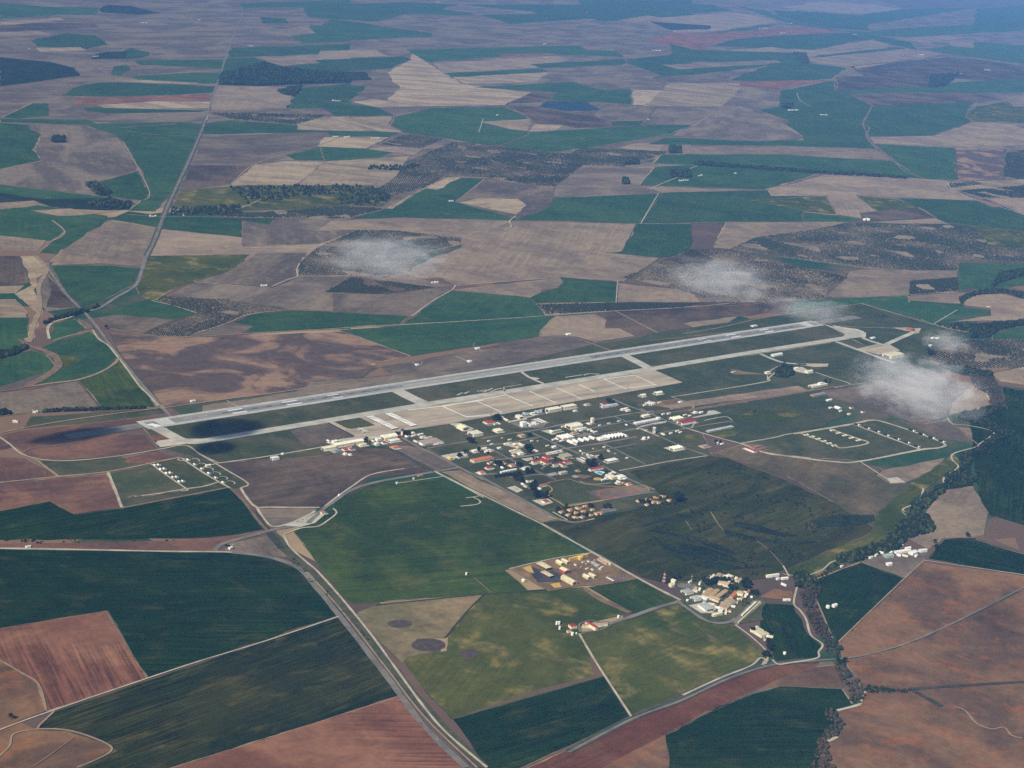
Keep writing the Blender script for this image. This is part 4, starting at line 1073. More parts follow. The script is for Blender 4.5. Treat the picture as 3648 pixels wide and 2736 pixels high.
BS('''
a|255 617 300 644 668 587|9|gable|cream|cream|hangar|very long cream gabled hangar beside the west end of the apron
a|240 575 262 590 308 578|7|arch|white|white|shed|small white vaulted shed behind the very long cream hangar
a|108 662 145 684 272 642|8|gable|cream|cream|warehouse|cream gabled warehouse at the near left end of the very long hangar
a|235 692 285 710 350 687|4|flat|grey|blue|shed|low shed with blue grey flat roof below the very long hangar
a|365 667 405 687 440 674|4|hip|white|red|house|red hipped roof house beside the blue grey shed
a|440 657 480 677 512 662|4|hip|white|red|house|red hipped roof house nearest the middle of the very long hangar
a|592 612 610 625 680 605|5|gable|cream|cream|shed|low cream shed in front of the right end of the very long hangar
a|392 722 408 735 430 728|4|flat|white|white|kiosk|tiny white hut on the brown field below the very long hangar, left of two
a|452 735 475 748 496 740|4|flat|white|white|kiosk|white hut on the brown field below the very long hangar, right of two
a|780 598 815 612 850 600|6|flat|white|white|office_building|white flat roofed block at the top of the hedged road
a|790 547 830 564 875 547|8|flat|white|white|office_building|white block joined to the left of the vaulted cream hangar
a|872 517 925 550 1085 517|9|arch|cream|cream|hangar|cream hangar with broad vaulted roof beside the control tower
a|965 557 1005 577 1118 550|5|flat|cream|white|warehouse|low white annexe in front of the vaulted cream hangar
a|880 577 905 592 945 584|4|hip|white|red|house|red roofed white house in front of the vaulted cream hangar
a|1000 640 1040 660 1120 645|5|hip|tan|orange|hall|orange roofed hall standing alone below the vaulted hangar
a|1370 572 1440 622 1680 582|6|flat|tan|pinkgrey|warehouse|large flat warehouse with dull pinkish grey roof beside the main street
a|1435 522 1440 526 1545 510|3|flat|white|white|carport|long thin white carport behind the pinkish grey warehouse
a|1295 557 1340 580 1355 576|4|flat|white|white|shed|narrow white shed left of the pinkish grey warehouse
a|1368 592 1412 614 1428 610|4|gable|white|white|shed|white shed close to the street corner of the pinkish grey warehouse
a|1560 594 1575 602 1692 584|4|flat|white|white|shed|long white shed along the near right side of the pinkish grey warehouse
a|1870 382 1935 422 2010 397|9|gable|cream|buff|hangar|cream gabled hangar on a pale pad at the apron edge
a|1990 464 2080 504 2198 480|9|flat|cream|cream|hangar|big cream flat topped hangar below the pale pad
a|1272 455 1290 467 1312 460|5|hip|cream|cream|house|cream house among trees right of the control tower
a|1355 477 1368 487 1386 481|4|flat|white|white|kiosk|small white hut near the trees right of the control tower
a|1375 507 1410 518 1455 505|4|flat|white|grey|shed|low grey white shed near the trees, right of the control tower car park
a|1720 782 1770 802 1800 792|5|gable|yellow|yellow|shed|yellowish gabled shed in the pale yard beside the street
a|1850 765 1890 780 1985 757|5|flat|white|white|office_building|white flat block in the pale yard beside the street
a|1960 705 1990 718 2040 705|5|flat|cream|cream|office_building|cream block behind the pale yard beside the street, left of two
a|2040 690 2075 705 2140 690|5|flat|cream|white|office_building|cream block behind the pale yard beside the street, right of two
a|2150 665 2180 680 2240 660|5|gable|cream|cream|office_building|cream gabled block at the far right end of the pale yard
a|2025 817 2085 842 2304 777|7|hip|cream|orange|barracks|long barracks with orange roof beside the western streets
a|2125 967 2170 987 2225 972|5|hip|white|orange|house|orange roofed white house at the base corner by the gate
a|1350 1012 1362 1018 1410 1005|4|hip|tan|tan|guard_house|tan guard house beside the entrance road
a|1070 1104 1082 1112 1098 1106|4|flat|white|white|kiosk|white hut at the left end of a thin track in the green field
a|1287 1048 1298 1054 1312 1048|4|flat|white|white|kiosk|white hut between the entrance road and the thin track
a|85 1492 110 1504 152 1490|5|hip|cream|orange|guard_house|orange roofed gate house at the entrance plaza
a|318 1262 335 1270 350 1262|4|flat|white|white|kiosk|white hut beside the entrance road above the plaza
b|-30 320 40 342 138 317|6|hip|cream|red|club_house|wide red roofed building at the apron edge left of big dark trees
b|215 257 300 300 320 294|4|flat|cream|cream|boundary_wall|tall cream compound wall right of big dark trees
b|395 247 460 272 508 260|8|flat|cream|cream|warehouse|cream block inside the walled compound
b|320 308 330 314 565 275|3|flat|white|white|boundary_wall|long low white wall in front of the walled compound
b|450 362 500 378 548 366|17|flat|white|white|tower_block|tall white windowless block behind the compound wall
b|555 352 600 370 650 357|5|flat|white|white|shed|white shed right beside the tall white block
b|610 322 640 335 680 325|4|flat|white|white|shed|small white shed behind the tall white block
b|650 280 755 332 770 328|3|flat|white|white|carport|narrow white carport near the tall white block, left of two
b|690 272 795 322 810 318|3|flat|white|white|carport|narrow white carport near the tall white block, right of two
b|100 427 170 452 250 437|7|flat|cream|cream|hall|cream two step block on the second street
b|480 227 530 245 590 232|8|gable|grey|teal|hangar|hangar with pale teal gabled roof at the apron edge
b|590 207 615 218 660 208|6|gable|white|white|shed|small white shed between the teal hangar and the grey vaulted hangar
b|640 192 700 214 785 197|7|arch|grey|grey|hangar|grey vaulted hangar at the apron edge
b|795 167 845 192 1005 162|11|flat|cream|cream|hangar|large cream apron hangar, left of the pair
b|990 132 1040 154 1192 122|11|flat|cream|cream|hangar|large cream apron hangar, right of the pair
b|1155 168 1172 178 1198 166|4|flat|white|white|kiosk|little white hut in front of the right apron hangar
b|1295 90 1320 100 1365 85|5|hip|cream|tan|house|tan roofed house right of the pair of apron hangars
b|1500 77 1540 92 1600 77|4|hip|white|red|house|red roofed house among trees at the far end of the apron
b|1520 112 1530 118 1730 82|4|flat|white|white|shed|long narrow white shed beyond the apron hangars, farther of two
b|1530 125 1538 131 1732 95|4|flat|white|grey|shed|long narrow pale shed beyond the apron hangars, nearer of two
b|1775 147 1790 157 1815 147|4|gable|white|white|house|small white house in a cluster by the diagonal street, left one
b|1820 137 1835 147 1860 137|4|gable|white|white|house|small white house in a cluster by the diagonal street, rear one
b|1835 165 1855 175 1890 163|4|gable|white|cream|house|small cream roofed house in a cluster by the diagonal street
b|2030 237 2070 252 2150 234|6|flat|cream|cream|hall|cream flat hall beside the diagonal street
b|1945 322 1975 342 2250 287|4|flat|white|white|barracks|long low white barracks beside the diagonal street
b|1375 320 1400 330 1422 322|20|flat|cream|cream|tower_block|tall cream tower block standing alone among lawns
b|1340 327 1365 342 1385 337|3|flat|white|white|shed|low white shed at the foot of the tall cream tower block
b|1058 372 1135 412 1265 377|11|gable|cream|cream|hangar|large cream gabled hall in the middle of the base
b|1170 412 1190 422 1320 390|4|flat|cream|white|shed|low white annexe in front of the large cream gabled hall
b|845 442 880 460 905 452|7|gable|cream|cream|hall|small cream gabled hall on a pale pad
b|895 437 905 450 1000 427|6|flat|olive|grey|hall|olive walled hall joined to the small cream gabled hall
b|935 512 1020 552 1165 517|7|multi5|buff|white|warehouse|warehouse with five white ridged roofs in the middle of the base
b|1130 457 1150 469 1212 454|5|flat|pink|tan|hall|pinkish block behind the five ridged warehouse
b|440 492 485 514 540 502|7|flat|tan|tan|office_building|tan flat block with trees beside the second street
b|360 605 395 622 430 612|5|hip|tan|buff|hall|tan hall in the middle of a pale car park
b|875 637 900 650 932 640|5|gable|white|white|house|small white house alone on the lawn beside the main avenue
b|170 650 190 662 215 652|4|gable|white|white|house|small white house left of the pale car park
b|360 742 395 758 430 747|5|hip|white|red|house|red roofed house at the street corner below the pale car park
b|425 722 460 738 510 722|5|flat|white|cream|office_building|cream flat block beside trees above the red roofed barracks
b|815 720 825 728 1015 692|4|flat|white|white|shed|long thin white shed behind the red roofed barracks
b|965 757 1050 794 1140 767|8|flat|olive|olive|office_building|olive flat roofed office block behind the red roofed barracks
b|750 777 800 800 885 780|7|hip|cream|red|club_house|red roofed hall between the long thin white shed and the barracks
b|612 842 640 857 735 837|9|hip|cream|red|barracks|left wing of the left red roofed barracks
b|690 825 800 874 862 852|9|gable|cream|red|barracks|deep wing of the left red roofed barracks
b|885 882 905 890 970 872|9|hip|cream|red|barracks|left wing of the right red roofed barracks
b|960 870 1020 897 1060 885|9|gable|cream|red|barracks|deep wing of the right red roofed barracks
b|1020 850 1050 865 1130 842|9|hip|cream|red|barracks|right wing of the right red roofed barracks
b|1350 932 1385 947 1545 914|6|hip|white|red|club_house|long red roofed club house beside the swimming pool
b|1545 822 1610 842 1735 812|6|flat|grey|white|warehouse|pale grey flat store right of the main avenue
b|1195 792 1300 840 1315 834|4|flat|white|white|carport|narrow white carport by the main avenue, left of two
b|1240 782 1335 822 1352 816|4|flat|white|white|carport|narrow white carport by the main avenue, right of two
b|1340 765 1370 780 1440 765|4|flat|cream|pinkgrey|shed|low pinkish grey shed beside the main avenue
b|1580 1012 1660 1057 1720 1042|7|flat|cream|cream|office_building|big cream block beside the pool at the main avenue
b|1705 1020 1760 1050 1850 1035|5|flat|white|white|office_building|white block joined to the big cream block beside the pool
b|1560 1042 1580 1052 1610 1044|4|flat|white|white|kiosk|small white hut beside the yellow ball field
b|955 982 995 997 1075 974|7|hip|cream|buff|hall|buff roofed hall above the sports ground
b|668 1152 685 1164 808 1134|6|hip|cream|orange|barracks|long orange roofed block left of the sports ground
b|735 1347 785 1367 840 1352|6|hip|white|red|house|red roofed house inside a round pale drive
b|320 877 355 894 405 882|6|hip|cream|orange|house|orange roofed house on the lawn left of the barracks
b|130 857 165 872 215 860|5|hip|cream|orange|house|orange roofed house partly hidden by dark trees
b|0 910 40 925 100 905|5|hip|cream|red|house|red roofed house left of dark trees on the lawn
b|1840 1117 1865 1130 1905 1117|5|hip|cream|orange|house|orange roofed house above the running track
b|1700 1105 1720 1115 1750 1107|4|flat|white|white|kiosk|small white hut above the running track
b|1190 945 1205 955 1232 945|4|hip|tan|tan|house|little tan house left of the red roofed club house
b|2050 530 2060 538 2090 528|4|flat|cream|cream|kiosk|cream pump house beside the round tank
c|0 407 30 422 70 410|7|gable|cream|cream|hangar|cream gabled hangar beyond the end of the apron, left of two
c|180 377 220 394 285 377|7|gable|cream|cream|hangar|cream gabled hangar beyond the end of the apron, right of two
c|90 517 120 532 190 512|6|flat|white|white|warehouse|white flat store in the earth yard beyond the apron
c|500 487 515 497 545 487|4|flat|white|white|kiosk|white hut at the right end of the earth yard beyond the apron
c|388 712 440 740 560 707|7|multi4|buff|cream|warehouse|warehouse with four cream ridged roofs beside the diagonal street
c|480 757 545 787 718 747|8|gable|white|red|warehouse|long white warehouse with red roof beside the diagonal street
c|210 700 228 712 262 702|5|flat|white|white|kiosk|white hut at the right end of the long low white barracks
c|855 867 895 882 1215 817|4|flat|grey|grey|shed|long grey shed open along its roof beside the diagonal road
c|375 1092 440 1120 560 1087|6|multi4|white|cream|warehouse|white warehouse with ridged roofs alone on a pale pad in the meadow
c|775 1062 820 1082 898 1067|4|flat|pink|pinkgrey|shed|low pinkish walled yard building in the meadow
c|980 1022 1000 1030 1030 1020|4|gable|white|white|house|white house among bushes beside the diagonal road, left one
c|1040 1032 1055 1042 1080 1034|4|gable|white|white|house|white house among bushes beside the diagonal road, right one
c|1360 1092 1470 1140 1495 1132|5|gable|white|red|barracks|long red and white hut at the bend of the diagonal road
c|1440 1075 1480 1092 1580 1067|3|flat|brick|brown|shed|low brown shed in the brick yard, farther of two
c|1480 1105 1520 1122 1650 1092|3|flat|brick|brown|shed|low brown shed in the brick yard, nearer of two
c|1620 112 1640 124 1690 114|7|flat|cream|cream|hall|cream block at the right end of the bare strip in the grass
c|1190 100 1205 110 1240 100|4|flat|grey|grey|shed|small grey shed at the left end of the bare strip in the grass
c|1980 57 2000 68 2045 57|5|arch|white|white|bunker|white vaulted bunker on a pale pad beside a dark copse
c|2125 102 2170 114 2230 97|6|arch|cream|cream|bunker|cream vaulted bunker at the right end of the pale pad by the dark copse
c|1450 610 1465 622 1490 612|8|flat|darkgrey|dark|shed|dark square shed at the old quarry
c|690 625 705 635 740 625|4|gable|white|white|house|white hut in the row left of the quarry, left one
c|770 622 785 632 812 622|4|gable|white|white|house|white hut in the row left of the quarry, right one
21|822 848 840 860 930 838|7|flat|cream|cream|warehouse|cream works building on the far road below the pale bunker pad
21|878 842 888 848 905 842|14|flat|white|white|silo|white silo standing at the cream works building
21|830 905 850 915 930 897|4|flat|pink|pinkgrey|shed|low pinkish yard building beyond the long bare strip
21|930 938 940 944 968 938|4|gable|white|white|house|white house beyond the long bare strip
21|985 985 1010 998 1045 998|4|gable|white|white|barracks|narrow white hut in the far meadow
21|946 988 955 993 968 988|4|flat|cream|cream|kiosk|cream hut left of the narrow white hut in the far meadow
21|1080 987 1090 992 1106 987|5|gable|white|red|house|white hut with red roof in the far meadow, upper of two
21|1155 1014 1165 1019 1182 1014|5|gable|white|red|house|white hut with red roof in the far meadow, lower of two
21|1012 1010 1020 1014 1032 1010|4|flat|cream|cream|kiosk|cream hut in the middle of the far meadow
21|1066 1029 1075 1034 1088 1029|4|flat|cream|cream|kiosk|cream hut lowest in the far meadow
21|575 648 590 656 642 644|6|arch|white|white|bunker|white vaulted bunker beside the parallel taxiway
d|920 617 1040 655 1165 612|12|gable|cream|buff|hangar|big buff hangar at the far eastern apron under the cloud
d|1250 272 1310 297 1340 287|9|flat|brick|orange|hall|square orange brown block at the far end of the side taxiway
d|1540 482 1550 492 1570 484|5|flat|cream|cream|kiosk|cream hut under the small cloud, lowest of three
d|1565 385 1580 396 1602 386|5|flat|white|white|kiosk|white hut under the small cloud, left of three
d|1625 388 1640 399 1662 388|5|flat|cream|cream|kiosk|cream hut under the small cloud, right of three
d|765 385 800 396 840 390|4|gable|white|white|shed|white shed beside the turning loop
g|912 592 925 602 990 590|5|gable|cream|cream|barracks|cream hut among the white igloos
g|1755 497 1790 517 1872 500|7|flat|white|white|warehouse|white flat store alone beside the straight western road
g|1900 435 1912 446 1938 440|4|flat|white|white|kiosk|white hut near the white flat store on the western road
e|385 352 525 420 592 397|7|flat|redwall|buff|canopy|open canopy with buff roof on red posts, farther of two in the yellow yard
e|430 467 565 524 620 507|7|flat|redwall|buff|canopy|open canopy with buff roof on dark asphalt, nearer of two in the yellow yard
e|722 522 868 607 930 590|8|gable|buff|buff|warehouse|large buff warehouse at the near side of the yellow yard
e|692 422 768 460 835 442|8|gable|redwall|buff|warehouse|red fronted warehouse in the middle of the yellow yard
e|650 312 720 350 758 337|6|gable|buff|buff|warehouse|buff store beside the long yellow building, left of two
e|725 292 795 334 832 322|6|gable|buff|buff|warehouse|buff store beside the long yellow building, right of two
e|820 282 835 290 1095 237|7|hip|yellow|yellow|office_building|long yellow building at the back of the yellow yard
e|940 264 972 284 1010 276|9|hip|yellow|yellow|office_building|taller cross wing of the long yellow building
e|1000 492 1070 532 1108 520|6|gable|buff|buff|warehouse|buff store near the parked cars, left of two
e|1075 477 1145 519 1185 507|6|gable|buff|buff|warehouse|buff store near the parked cars, right of two
e|1305 515 1395 564 1412 560|3|flat|white|white|carport|narrow white carport beside the parked cars
e|1190 277 1310 342 1330 337|4|flat|pink|tan|shed|long tan shed at the road side of the yellow yard, left of two
e|1235 264 1360 347 1380 342|4|flat|buff|buff|shed|long buff shed at the road side of the yellow yard, right of two
e|1105 317 1150 340 1180 332|4|flat|grey|grey|shed|grey shed in the work yard, farther of two
e|1150 347 1195 372 1225 362|4|flat|grey|grey|shed|grey shed in the work yard, nearer of two
e|210 552 235 567 262 557|5|gable|cream|cream|farm_shed|cream hut outside the left fence of the yellow yard
''')
BS('''
e|818 1142 850 1174 930 1162|7|hip|cream|red|house|red roofed square house left in the walled farm compound
e|985 1142 1010 1157 1325 1132|7|gable|cream|tan|barracks|very long cream building in the farm compound
e|1120 1092 1165 1197 1200 1187|9|hip|cream|red|barracks|red roofed cross wing of the very long cream building
e|788 1212 805 1224 858 1217|5|hip|cream|orange|house|small orange roofed house in the farm compound
f|272 692 330 707 375 697|7|flat|cream|buff|hall|cream flat house of the chapel in the village beside the red and white mast
f|325 642 375 662 395 652|10|hip|cream|cream|chapel|tall cream chapel behind the flat house in the village
f|455 767 525 810 622 787|6|flat|white|grey|warehouse|pale flat store at the village road, farthest of three
f|570 852 640 892 728 872|6|flat|white|grey|warehouse|pale flat store at the village road, middle of three
f|690 947 770 1022 905 1002|6|flat|white|grey|warehouse|pale flat store at the village road, nearest of three
f|720 842 790 882 830 862|6|flat|white|white|house|white village house at the left foot of the tiled courtyard block
f|735 817 790 852 880 762|7|gable|cream|tile|barracks|tile roofed wing of the village courtyard block, left one
f|820 830 870 855 960 770|7|gable|cream|tile|barracks|tile roofed wing of the village courtyard block, middle one
f|890 850 940 870 1065 780|7|gable|cream|tile|barracks|tile roofed wing of the village courtyard block, right one
f|800 852 940 907 985 882|6|gable|cream|tile|barracks|tile roofed front range of the village courtyard block
f|1085 847 1120 870 1200 792|7|hip|cream|orange|house|orange roofed village house right of the courtyard block
f|1175 802 1255 832 1280 802|9|hip|cream|tan|house|tall cream village house with arcades
f|965 952 1050 1010 1160 902|6|gable|cream|tan|barracks|tan roofed village range round a yard
f|945 1010 990 1035 1010 1010|5|flat|white|white|house|white flat village house below the tan range
f|850 1077 880 1092 1000 1062|6|hip|cream|buff|house|buff village house at the bend of the road
f|890 602 940 622 990 562|8|hip|cream|tile|house|tile roofed house at the top of the village
f|990 587 1080 607 1140 582|6|hip|cream|cream|house|cream house at the top of the village
f|840 592 860 607 890 582|6|flat|white|white|house|white house at the top left of the village
f|910 690 1100 717 1140 682|6|gable|cream|tan|house|long tan roofed house half hidden by village trees
f|1160 625 1210 650 1260 625|5|gable|cream|tan|house|tan roofed house near the white village tower
f|1300 800 1325 812 1355 770|7|hip|white|orange|house|white house with orange roof at the right edge of the village
f|690 665 705 680 720 660|5|flat|white|white|house|narrow white house left of the dark village trees
f|550 645 565 655 598 645|4|flat|white|white|house|low white double hut behind the village
f|1240 1072 1255 1082 1435 912|4|gable|cream|cream|shed|long cream shed at the right edge of the village, left of two
f|1195 1165 1205 1172 1490 905|3|gable|tan|buff|shed|long buff shed at the right edge of the village, right of two
f|1000 1000 1012 1010 1275 855|4|gable|cream|tan|shed|long row of garages along the inner village lane
f|1560 567 1575 582 1732 562|6|gable|white|cream|farm_shed|long pale barn beyond the village
f|1750 597 1765 610 1850 602|5|gable|white|cream|farm_shed|pale barn with two bays beyond the village
f|1695 598 1706 612 1735 606|4|gable|white|white|farmhouse|white hut left of the pale barn with two bays
f|1783 655 1815 695 1830 690|4|gable|white|white|farmhouse|white hut standing below the pale barns
f|1775 872 1785 882 1880 880|4|flat|white|white|farm_shed|narrow white shed above the dark green field by the river
f|1400 1262 1500 1362 1600 1337|7|flat|cream|buff|hall|cream courtyard house among trees beside the village lane
f|1375 1245 1390 1258 1410 1240|5|hip|cream|yellow|house|yellowish hut behind the cream courtyard house
02|1480 240 1490 246 1510 240|5|flat|white|white|kiosk|white hut at the road fork with a thin mast
02|162 232 168 237 200 232|4|gable|white|white|farm_shed|white shed beside the straight road at the left edge
22|1370 265 1385 275 1480 262|6|gable|white|white|farmhouse|white farmhouse beside the river wood, left range
22|1470 268 1490 285 1525 272|6|gable|white|white|farmhouse|white farmhouse beside the river wood, deep range
22|1530 255 1540 265 1585 260|6|gable|white|white|farmhouse|white farmhouse beside the river wood, right range
22|1440 245 1450 252 1480 246|7|gable|white|white|farmhouse|white farmhouse beside the river wood, rear range
22|1300 285 1320 303 1370 298|6|gable|grey|teal|farm_shed|farm shed with pale teal roof beside the river wood
22|1320 342 1330 352 1358 348|6|gable|white|white|farm_shed|white barn alone in the farm paddock
22|1208 300 1215 306 1235 300|4|flat|white|white|farm_shed|small white shed left in the farm paddock
22|1022 358 1028 363 1042 358|4|flat|white|white|farm_shed|white pump hut at the corner of the dark green field by the river
22|1405 222 1412 227 1430 222|4|flat|white|white|farm_shed|white hut at the wood edge behind the farm
''', aligned=False)
# farms scattered over the far plain: a few white ranges each
FARMS = '''
00|935 150 48|mauve land near the top left
00|1290 132 20|fallow land near the top, left of the straight road
00|190 316 12|land at the top left edge
00|622 368 40|dark scrub at the top left
00|1625 300 40|green field right of the straight road
00|2180 655 60|green field beside the long pale stubble
00|2175 888 40|pale land right of the straight road
00|990 1405 50|crossing of the straight road and the tree lined stream
00|1190 1398 8|stream right of the straight road
10|625 15 26|top edge of the far plain
10|1320 287 26|mauve land above the long green band
10|2045 330 60|right end of the mauve land
10|1010 748 16|green knoll in the middle distance
10|1990 776 20|brown field right of the blue plot
10|35 890 40|dirt road beside the dark orchard
10|220 897 60|pale yard beside the dark orchard
10|712 1306 36|point of the pale field
10|2205 1172 40|dark pond and trees
20|20 1170 40|fork of the pale lane
20|115 1140 30|green field above the pale lane
20|342 1126 18|green field below the tree row
20|715 717 70|bottom of the green slope at the right
20|915 745 50|green slope at the right, lower farm
20|525 184 60|red land near the top right
20|650 216 34|reddish rise near the top right
20|700 152 30|bend of the far road
20|1545 358 40|end of the tan strips at the right
20|1785 476 50|dark slope at the upper right
20|1975 456 40|long roof on the dark slope at the upper right
20|710 66 50|crest near the top right
20|1120 225 30|junction of the far road
20|1186 1421 26|edge of the dark violet field
21|1982 331 24|round tan field at the right
11|605 175 50|tan land behind the airfield
01|1710 196 46|brown land left of the small cloud
01|228 1017 34|west end of the dark tree row
01|100 1080 34|red land at the left edge below the tree row
'''
for ln in FARMS.strip().splitlines():
    v, q, where = ln.split('|'); x, y, w = (float(a) for a in q.split())
    k = 3 if w > 30 else (2 if w > 14 else 1)
    for i in range(k):
        cx = x + (i - (k - 1) / 2) * w / k; cy = y + random.uniform(-2, 2)
        hw = w / k * 0.42
        kindw = ('left', 'middle', 'right')[i] if k == 3 else (('left', 'right')[i] if k == 2 else 'only')
        g0 = gp(v, cx - hw, cy); g1 = gp(v, cx + hw, cy)
        L = math.hypot(g1[0] - g0[0], g1[1] - g0[1]); dep = max(9, min(22, L * 0.5)); rz = math.atan2(g1[1] - g0[1], g1[0] - g0[0])
        o = root('farmhouse', (g0[0] + g1[0]) / 2, (g0[1] + g1[1]) / 2, rz); dep *= .7; x0, x1 = -max(L, 8) / 2 * .75, max(L, 8) / 2 * .75
        hh = random.uniform(4.5, 7)
        link('wall', box_mesh('wall', x0, x1, -dep / 2, dep / 2, -1, hh), 'wall_white', o)
        openings(o, x0, x1, -dep / 2, dep / 2, hh, 'plain'); roof_part(o, 'gable', x0, x1, -dep / 2, dep / 2, hh, 'roof_' + random.choice(('white', 'cream', 'tan', 'tile')))
        tag(o, 'white farmhouse' + (', ' + kindw + ' one' if k > 1 else '') + ', ' + where, 'farmhouse', 'white farms on the far plain')
def clone(src, x, y, rz=None):
    r = src.copy(); col.objects.link(r); r.location.x = x; r.location.y = y
    if rz is not None: r.rotation_euler = (0, 0, rz)
    for ch in src.children:
        c = ch.copy(); col.objects.link(c); c.parent = r
        for g in ch.children:
            d = g.copy(); col.objects.link(d); d.parent = c
    return r
# housing estate with tan tiled roofs
def villa():
    o = root('villa', 0, 0)
    link('wall', box_mesh('wall', -9, 9, -6, 6, -1, 3.6), 'wall_cream', o); roof_part(o, 'hip', -9, 9, -6, 6, 3.6, 'roof_villa')
    link('wing', box_mesh('wing', -9, -2, -11, -6.02, -1, 3.2), 'wall_cream', o); link('wing_roof', prism('wing_roof', [(-9.5, 3.21), (-1.5, 3.21), (-1.5, 3.4), (-5.5, 5.0), (-9.5, 3.4)], -11.5, -6.55, 'y'), 'roof_villa', o)
    link('door', box_mesh('door', 2, 3.4, -6.1, -6.003, 0, 2.2), 'door_dark', o)
    for x in (-0.6, 5.5): link('window', box_mesh('window', x - .8, x + .8, -6.09, -6.003, 1, 2.3), 'window_glass', o)
    tag(o, 'tan tiled villa in the close huddle at the near corner of the base', 'villa', 'tan tiled villas in the near corner huddle'); return o
v0 = villa(); first = True
for s, lab, grp in (('1000 1478 1112 1453 1215 1432 1312 1408 1090 1518 1190 1492 1292 1473 1402 1452 1180 1552 1272 1542 1372 1518 1462 1500 1512 1490', None, None),
                    ('2000 1335 2122 1315 2110 1385 2200 1355', 'tan tiled villa in the looser row at the far corner below the running track', 'tan tiled villas in the looser far row')):
    q = [float(a) for a in s.split()]
    for i in range(0, len(q), 2):
        x, y = gp('b', q[i], q[i + 1])
        o = v0 if first else clone(v0, x, y, random.choice((0, 0, math.pi / 2, math.pi))); o.scale = (random.uniform(.75, .95),) * 3
        if first: o.location.x, o.location.y = x, y; first = False
        if lab: o['label'] = lab; o['group'] = grp
for x, y in ((1665, 518), (1760, 493), (1855, 478), (1940, 527), (1790, 557)):
    x, y = gp('h', x, y); o = clone(v0, x, y, random.choice((0, math.pi / 2))); o['label'] = 'tan tiled villa in the looser row at the far corner below the running track'; o['group'] = 'tan tiled villas in the looser far row'
ORD = ('first', 'second', 'third', 'fourth', 'fifth', 'sixth', 'seventh', 'eighth', 'ninth', 'last')
# white aircraft shelters on the apron
def shelter():
    o = root('aircraft_shelter', 0, 0)
    link('roof', prism('roof', [(-6.5, 5), (6.5, 5), (6.5, 5.4), (0, 6.6), (-6.5, 5.4)], -14, 14, 'x'), 'roof_white', o)
    for x in (-13, 0, 13):
        for y in (-6, 6): link('post', box_mesh('post', x - .25, x + .25, y - .25, y + .25, 0, 5), 'steel', o)
    return o
s0 = shelter(); first = True
for row, (p, q, lab) in enumerate(((('a', 742, 256), ('a', 1045, 402), 'white open aircraft shelter in the left row on the apron'), (('a', 985, 218), ('a', 1290, 364), 'white open aircraft shelter in the right row on the apron'))):
    a = gp(*p); b = gp(*q)
    for i in range(10):
        x, y = lerp(a, b, i / 9)
        o = s0 if first else clone(s0, x, y)
        if first: o.location.x, o.location.y = x, y; first = False
        tag(o, lab + ', ' + ORD[i] + ' from the taxiway', 'shelter', 'white aircraft shelters, ' + ('left row' if row == 0 else 'right row'))
# white vaulted tents in two rows
def tent(w, l, h):
    o = root('tent_hangar', 0, 0)
    k = 8; prof = [(w / 2 * math.cos(math.pi * i / k), h * math.sin(math.pi * i / k) ** 0.8) for i in range(k + 1)]
    link('vault', prism('vault', prof, -l / 2, l / 2, 'y'), 'roof_white', o)
    link('door', prism('door', [(a * .55, z * .7) for a, z in prof], -l / 2 - .12, -l / 2 - .003, 'y'), 'door_dark', o); return o
t0 = tent(15, 30, 7.5); first = True
for s, lab, g in (('1125 575 1190 565 1265 550 1335 538 1405 522', 'white vaulted tent in the spaced row below the ridged warehouse', 'white vaulted tents, spaced row'), ('1605 508 1648 502 1690 496 1732 490 1772 484', 'white vaulted tent in the tight row at the right', 'white vaulted tents, tight row')):
    q = [float(a) for a in s.split()]
    for i in range(0, len(q), 2):
        x, y = gp('b', q[i], q[i + 1]); o = t0 if first else clone(t0, x, y)
        if first: o.location.x, o.location.y = x, y; first = False
        tag(o, lab + ', ' + ORD[i // 2] + ' from the left', 'tent', g)
BS('''
b|1455 522 1500 546 1590 528|4|flat|white|white|shed|low white shed between the two rows of vaulted tents
b|1560 490 1600 525 1612 522|4|gable|white|white|shed|narrow white shed at the left end of the tight tent row
b|1780 462 1840 500 1858 494|4|gable|white|white|shed|narrow white shed at the right end of the tight tent row
b|205 965 225 975 245 967|4|gable|white|white|house|white roofed cabin in the row behind a dark hedge, first from the left|white cabins behind the dark hedge
b|240 957 260 967 280 959|4|gable|white|white|house|white roofed cabin in the row behind a dark hedge, second from the left|white cabins behind the dark hedge
b|275 950 295 960 315 952|4|gable|white|white|house|white roofed cabin in the row behind a dark hedge, third from the left|white cabins behind the dark hedge
b|310 943 330 953 350 945|4|gable|white|white|house|white roofed cabin in the row behind a dark hedge, fourth from the left|white cabins behind the dark hedge
b|345 936 365 946 385 938|4|gable|white|white|house|white roofed cabin in the row behind a dark hedge, fifth from the left|white cabins behind the dark hedge
b|380 929 400 939 420 931|4|gable|white|white|house|white roofed cabin in the row behind a dark hedge, sixth from the left|white cabins behind the dark hedge
b|490 915 525 932 600 915|5|flat|white|white|office_building|white flat block at the right end of the cabin row
''')
